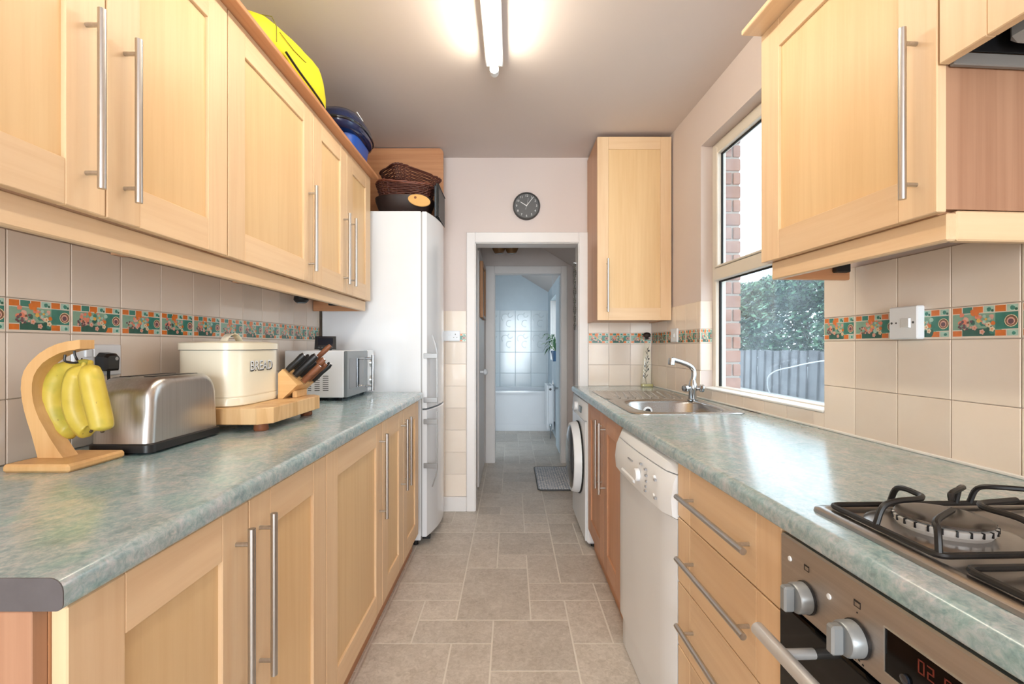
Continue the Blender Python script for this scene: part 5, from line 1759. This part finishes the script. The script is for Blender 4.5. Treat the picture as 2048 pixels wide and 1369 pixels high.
def hand(ang, l, w, tail, y):
    a = math.radians(90 - ang); u = Vector((math.cos(a), 0, math.sin(a))); n_ = Vector((-u.z, 0, u.x)); c = Vector((CX, yf - y, CZ))
    d = Vector((0, -.001, 0))
    q = [c - u * tail - n_ * w, c + u * l - n_ * w * .7, c + u * l + n_ * w * .7, c - u * tail + n_ * w]
    return MB().loft([q, [p + d for p in q]])
part('hour_hand', hand(-58, .052, .0028, .0, .0262), 'clockwhite', t)
part('minute_hand', hand(38, .080, .0020, .0, .0275), 'clockwhite', t)
part('second_hand', hand(14, .055, .0006, .028, .0288), 'clockwhite', t)
part('hub', MB().lathe([(.004, .024), (.004, .030)], (CX, yf, CZ), (0, -1, 0), 14), 'clockwhite', t)

# ------------------------------------------------------------------ ceiling tube light
LX = -.079
t = thing('tube_light', 'bare fluorescent tube on a white ceiling batten', 'ceiling light', (LX, 1.4, ZC))
part('batten', MB().box(LX - .040, LX + .040, .66, 2.18, ZC - .046, ZC - .0005, .005), 'whiteplastic', t)
part('tube', MB().cyl((LX, .68, 2.447), (LX, 2.150, 2.447), .0185, 20), 'tubeglow', t, 'glowing warm white tube')
for y0_, y1_ in ((.655, .69), (2.140, 2.172)):
    part('lamp_holder', MB().box(LX - .014, LX + .014, y0_, y1_, 2.43, ZC - .041, .004).cyl((LX, y0_, 2.447), (LX, y1_, 2.447), .0205, 18), 'whiteplastic', t)

# ------------------------------------------------------------------ lobby and bathroom things
d_ = structure('door_1', MB().box(-.2995, -.268, 3.86, 4.62, .01, 1.97, .003), 'whitepaint', 'white door on the left of the lobby', cat='door')
part('door_knob', MB().lathe([(.012, 0), (.012, .03), (.026, .035), (.028, .05), (.018, .062), (.001, .064)], (-.268, 4.0, .957), (1, 0, 0), 18), 'whiteplastic', d_)
structure('trim_3', MB().box(-.2995, -.282, 3.78, 3.858, 0, 2.04, .004).box(-.2995, -.282, 4.622, 4.69, 0, 2.04, .004).box(-.2995, -.282, 3.858, 4.622, 1.972, 2.04, .004), 'whitepaint', 'white frame round the lobby side door', cat='door frame')
pf = thing('picture_frame', 'brown wooden picture frame on the left side of the lobby', 'picture frame', (-.267, 4.17, 1.42))
m = MB()
m.box(-.2675, -.240, 3.95, 3.98, 1.42, 1.90, .003).box(-.2675, -.240, 4.35, 4.38, 1.42, 1.90, .003).box(-.2675, -.240, 3.98, 4.35, 1.87, 1.90, .003).box(-.2675, -.240, 3.98, 4.35, 1.42, 1.45, .003)
part('frame', m, 'framewood', pf)
part('picture', MB().box(-.2672, -.258, 3.98, 4.35, 1.45, 1.87), 'greyplastic', pf)

d2_ = structure('door_2', MB().box(.520, .552, 4.83, 5.48, .01, 1.90, .003), 'bluepaint', 'bathroom door standing open on the right', cat='door')
part('door_knob', MB().lathe([(.012, 0), (.012, .025), (.022, .03), (.022, .045), (.001, .05)], (.520, 5.20, .66 + .05), (-1, 0, 0), 16), 'chrome', d2_)

t = thing('lobby_lamp', 'brown scalloped double ceiling lamp in the lobby', 'ceiling light', (-.055, 4.15, 2.2))
part('plate', MB().box(-.09, -.01, 4.08, 4.22, 2.20, 2.36, .005), 'whiteplastic', t)
for s, x in ((0, -.112), (1, .002)):
    loops = []
    for i in range(7):
        u = i / 6
        r0 = .060 * math.sin(PI / 2 * (.35 + .65 * u))
        loops.append([(x + r0 * (1 + .07 * u * math.cos(8 * a_)) * math.cos(a_), 4.15 + r0 * (1 + .07 * u * math.cos(8 * a_)) * math.sin(a_), 2.000 + .075 * u ** 1.4 + .008 * u * math.cos(8 * a_)) for a_ in [2 * PI * k / 48 for k in range(48)]])
    sh = part('shade', MB().loft(loops, caps=(True, False)), 'amberglass', t, smooth=60)
    part('arm', MB().cyl((x, 4.15, 2.004), (-.05 + .3 * (x + .05), 4.15, 2.205), .006, 8), 'chrome', sh)

t = thing('bead_cord', 'dark twisted bead cord hanging inside the doorway on the right', 'cord', (.464, 3.43, 1.30))
bd = MB()
for s in (0, 1):
    for k in range(36):
        z = 1.780 - k * .0128
        bd.ball((.464 + (.005 if s else -.005) * math.cos(k * .6), 3.43 + (.008 if s else -.008), z), (.0058, .0058, .0064), 8, 5)
part('beads', bd, 'beads', t, kind='stuff')
part('loop', MB().tube(spline([(.464, 3.43, 1.332), (.463, 3.43, 1.318), (.464, 3.44, 1.304), (.466, 3.455, 1.301)], 4), .006, 8), 'beads', t)
part('peg', MB().cyl((.455, 3.43, 1.787), (.4762, 3.43, 1.787), .005, 8), 'whiteplastic', t)

mt = thing('floor_mat', 'grey and white wave patterned mat with a dark edge in the lobby', 'mat', (.44, 4.16, 0))
part('pile', MB().loft([rr(.222, .62, 3.81, 4.52, .03, .002), rr(.222, .62, 3.81, 4.52, .03, .010), rr(.226, .616, 3.814, 4.516, .028, .012)]), 'wavemat', mt)
part('border', MB().tube(rr(.218, .612, 3.803, 4.527, .03, .0062), .0058, 6, closed=True), 'darkgrey', mt)

t = thing('bathtub', 'white bath with a plain panel at the far end of the bathroom', 'bath', (-.2, 6.8, 0))
BXa, BXb, BYa, BYb = -.94, .56, 6.47, 7.19
part('panel', MB().box(BXa, BXb, BYa + .02, BYa + .04, .0, .53).box(BXa, BXb, BYa + .012, BYa + .02, 0, .10, .003), 'whiteplastic', t)
cxb, cyb = (BXa + BXb) / 2, (BYa + BYb) / 2
def bo(a, b, z, e=6): return sup(cxb, cyb, a, b, z, e, 40)
part('tub', MB().loft([bo(.745, .358, .520, 14), bo(.749, .36, .535, 14), bo(.747, .358, .555, 14), bo(.69, .30, .556, 5), bo(.68, .29, .545, 5), bo(.60, .24, .20, 4), bo(.55, .20, .16, 4)], caps=(False, True)), 'whiteenamel', t, smooth=50)

t = thing('radiator', 'white panel radiator under the bathroom window', 'radiator', (.5, 6.2, 0))
part('panel', MB().box(.455, .475, 5.98, 6.44, .105, .675, .006), 'whiteenamel', t)
part('panel', MB().box(.520, .540, 5.98, 6.44, .105, .675, .006), 'whiteenamel', t)
part('grille', MB().box(.475, .520, 5.985, 6.435, .64, .670, .002), 'whiteenamel', t)
part('bracket', MB().box(.54, .5645, 6.05, 6.08, .2, .6).box(.54, .5645, 6.34, 6.37, .2, .6), 'whiteenamel', t)
part('end_cap', MB().box(.475, .520, 5.978, 5.986, .11, .66, .002), 'whiteenamel', t)
part('valve', MB().cyl((.497, 5.96, .15), (.497, 5.96, .0), .008, 10).cyl((.497, 5.985, .13), (.497, 5.955, .13), .012, 10).lathe([(.016, 0), (.018, .03), (.012, .05)], (.497, 5.96, .14), seg=14), 'chrome', t)
part('bleed_valve', MB().lathe([(.016, 0), (.012, .008)], (.497, 5.978, .625), (0, -1, 0), 12), 'darkgrey', t)

t = thing('pull_cord', 'white light pull cord hanging in the bathroom', 'cord', (.478, 5.40, .76))
part('cord', MB().cyl((.478, 5.40, .78), (.478, 5.40, 2.06), .0016, 6), 'whiteplastic', t)
part('toggle', MB().lathe([(.003, .055), (.009, .035), (.014, .004), (.012, 0)], (.478, 5.40, .735), seg=14), 'whiteplastic', t)

t = thing('potted_plant', 'leafy green plant in a dark blue pot on the bathroom window sill', 'plant', (.545, 5.93, BWZ0))
part('pot', MB().lathe([(.045, .0005), (.060, .11), (.064, .112), (.064, .135), (.056, .135), (.052, .11)], (.600 - .035, 5.93, BWZ0), seg=24), 'bluepot', t)
part('soil', MB().lathe([(.054, .118), (.001, .122)], (.565, 5.93, BWZ0), seg=20), 'soil', t)
RPn = random.Random(8)
for k in range(22):
    a = RPn.uniform(0, 2 * PI)
    l = RPn.uniform(.12, .24)
    hx, hy = math.cos(a), math.sin(a)
    if hx > 0.2: hx *= -.6
    hgt = RPn.uniform(.06, .24)
    b0_ = Vector((.565, 5.93, BWZ0 + .125))
    pk = b0_ + Vector((hx * l * .5, hy * l * .4, hgt)); tip = b0_ + Vector((hx * l, hy * l * .75, hgt - RPn.uniform(-.02, .14)))
    mid = pk * .5 + tip * .5 + Vector((0, 0, .02))
    w = RPn.uniform(.016, .028)
    side = (tip - b0_).cross(Vector((0, 0, 1))).normalized() * w
    lm_ = MB()
    lm_.tube([b0_, pk], .0025, 5)
    lm_.add([pk, mid + side, mid - side, tip, mid + Vector((0, 0, -.006))], [(0, 1, 4), (0, 4, 2), (1, 3, 4), (4, 3, 2)])
    part('leaf', lm_, 'leafpale' if k % 6 == 0 else 'leafdark', t, smooth=0, recalc=False)
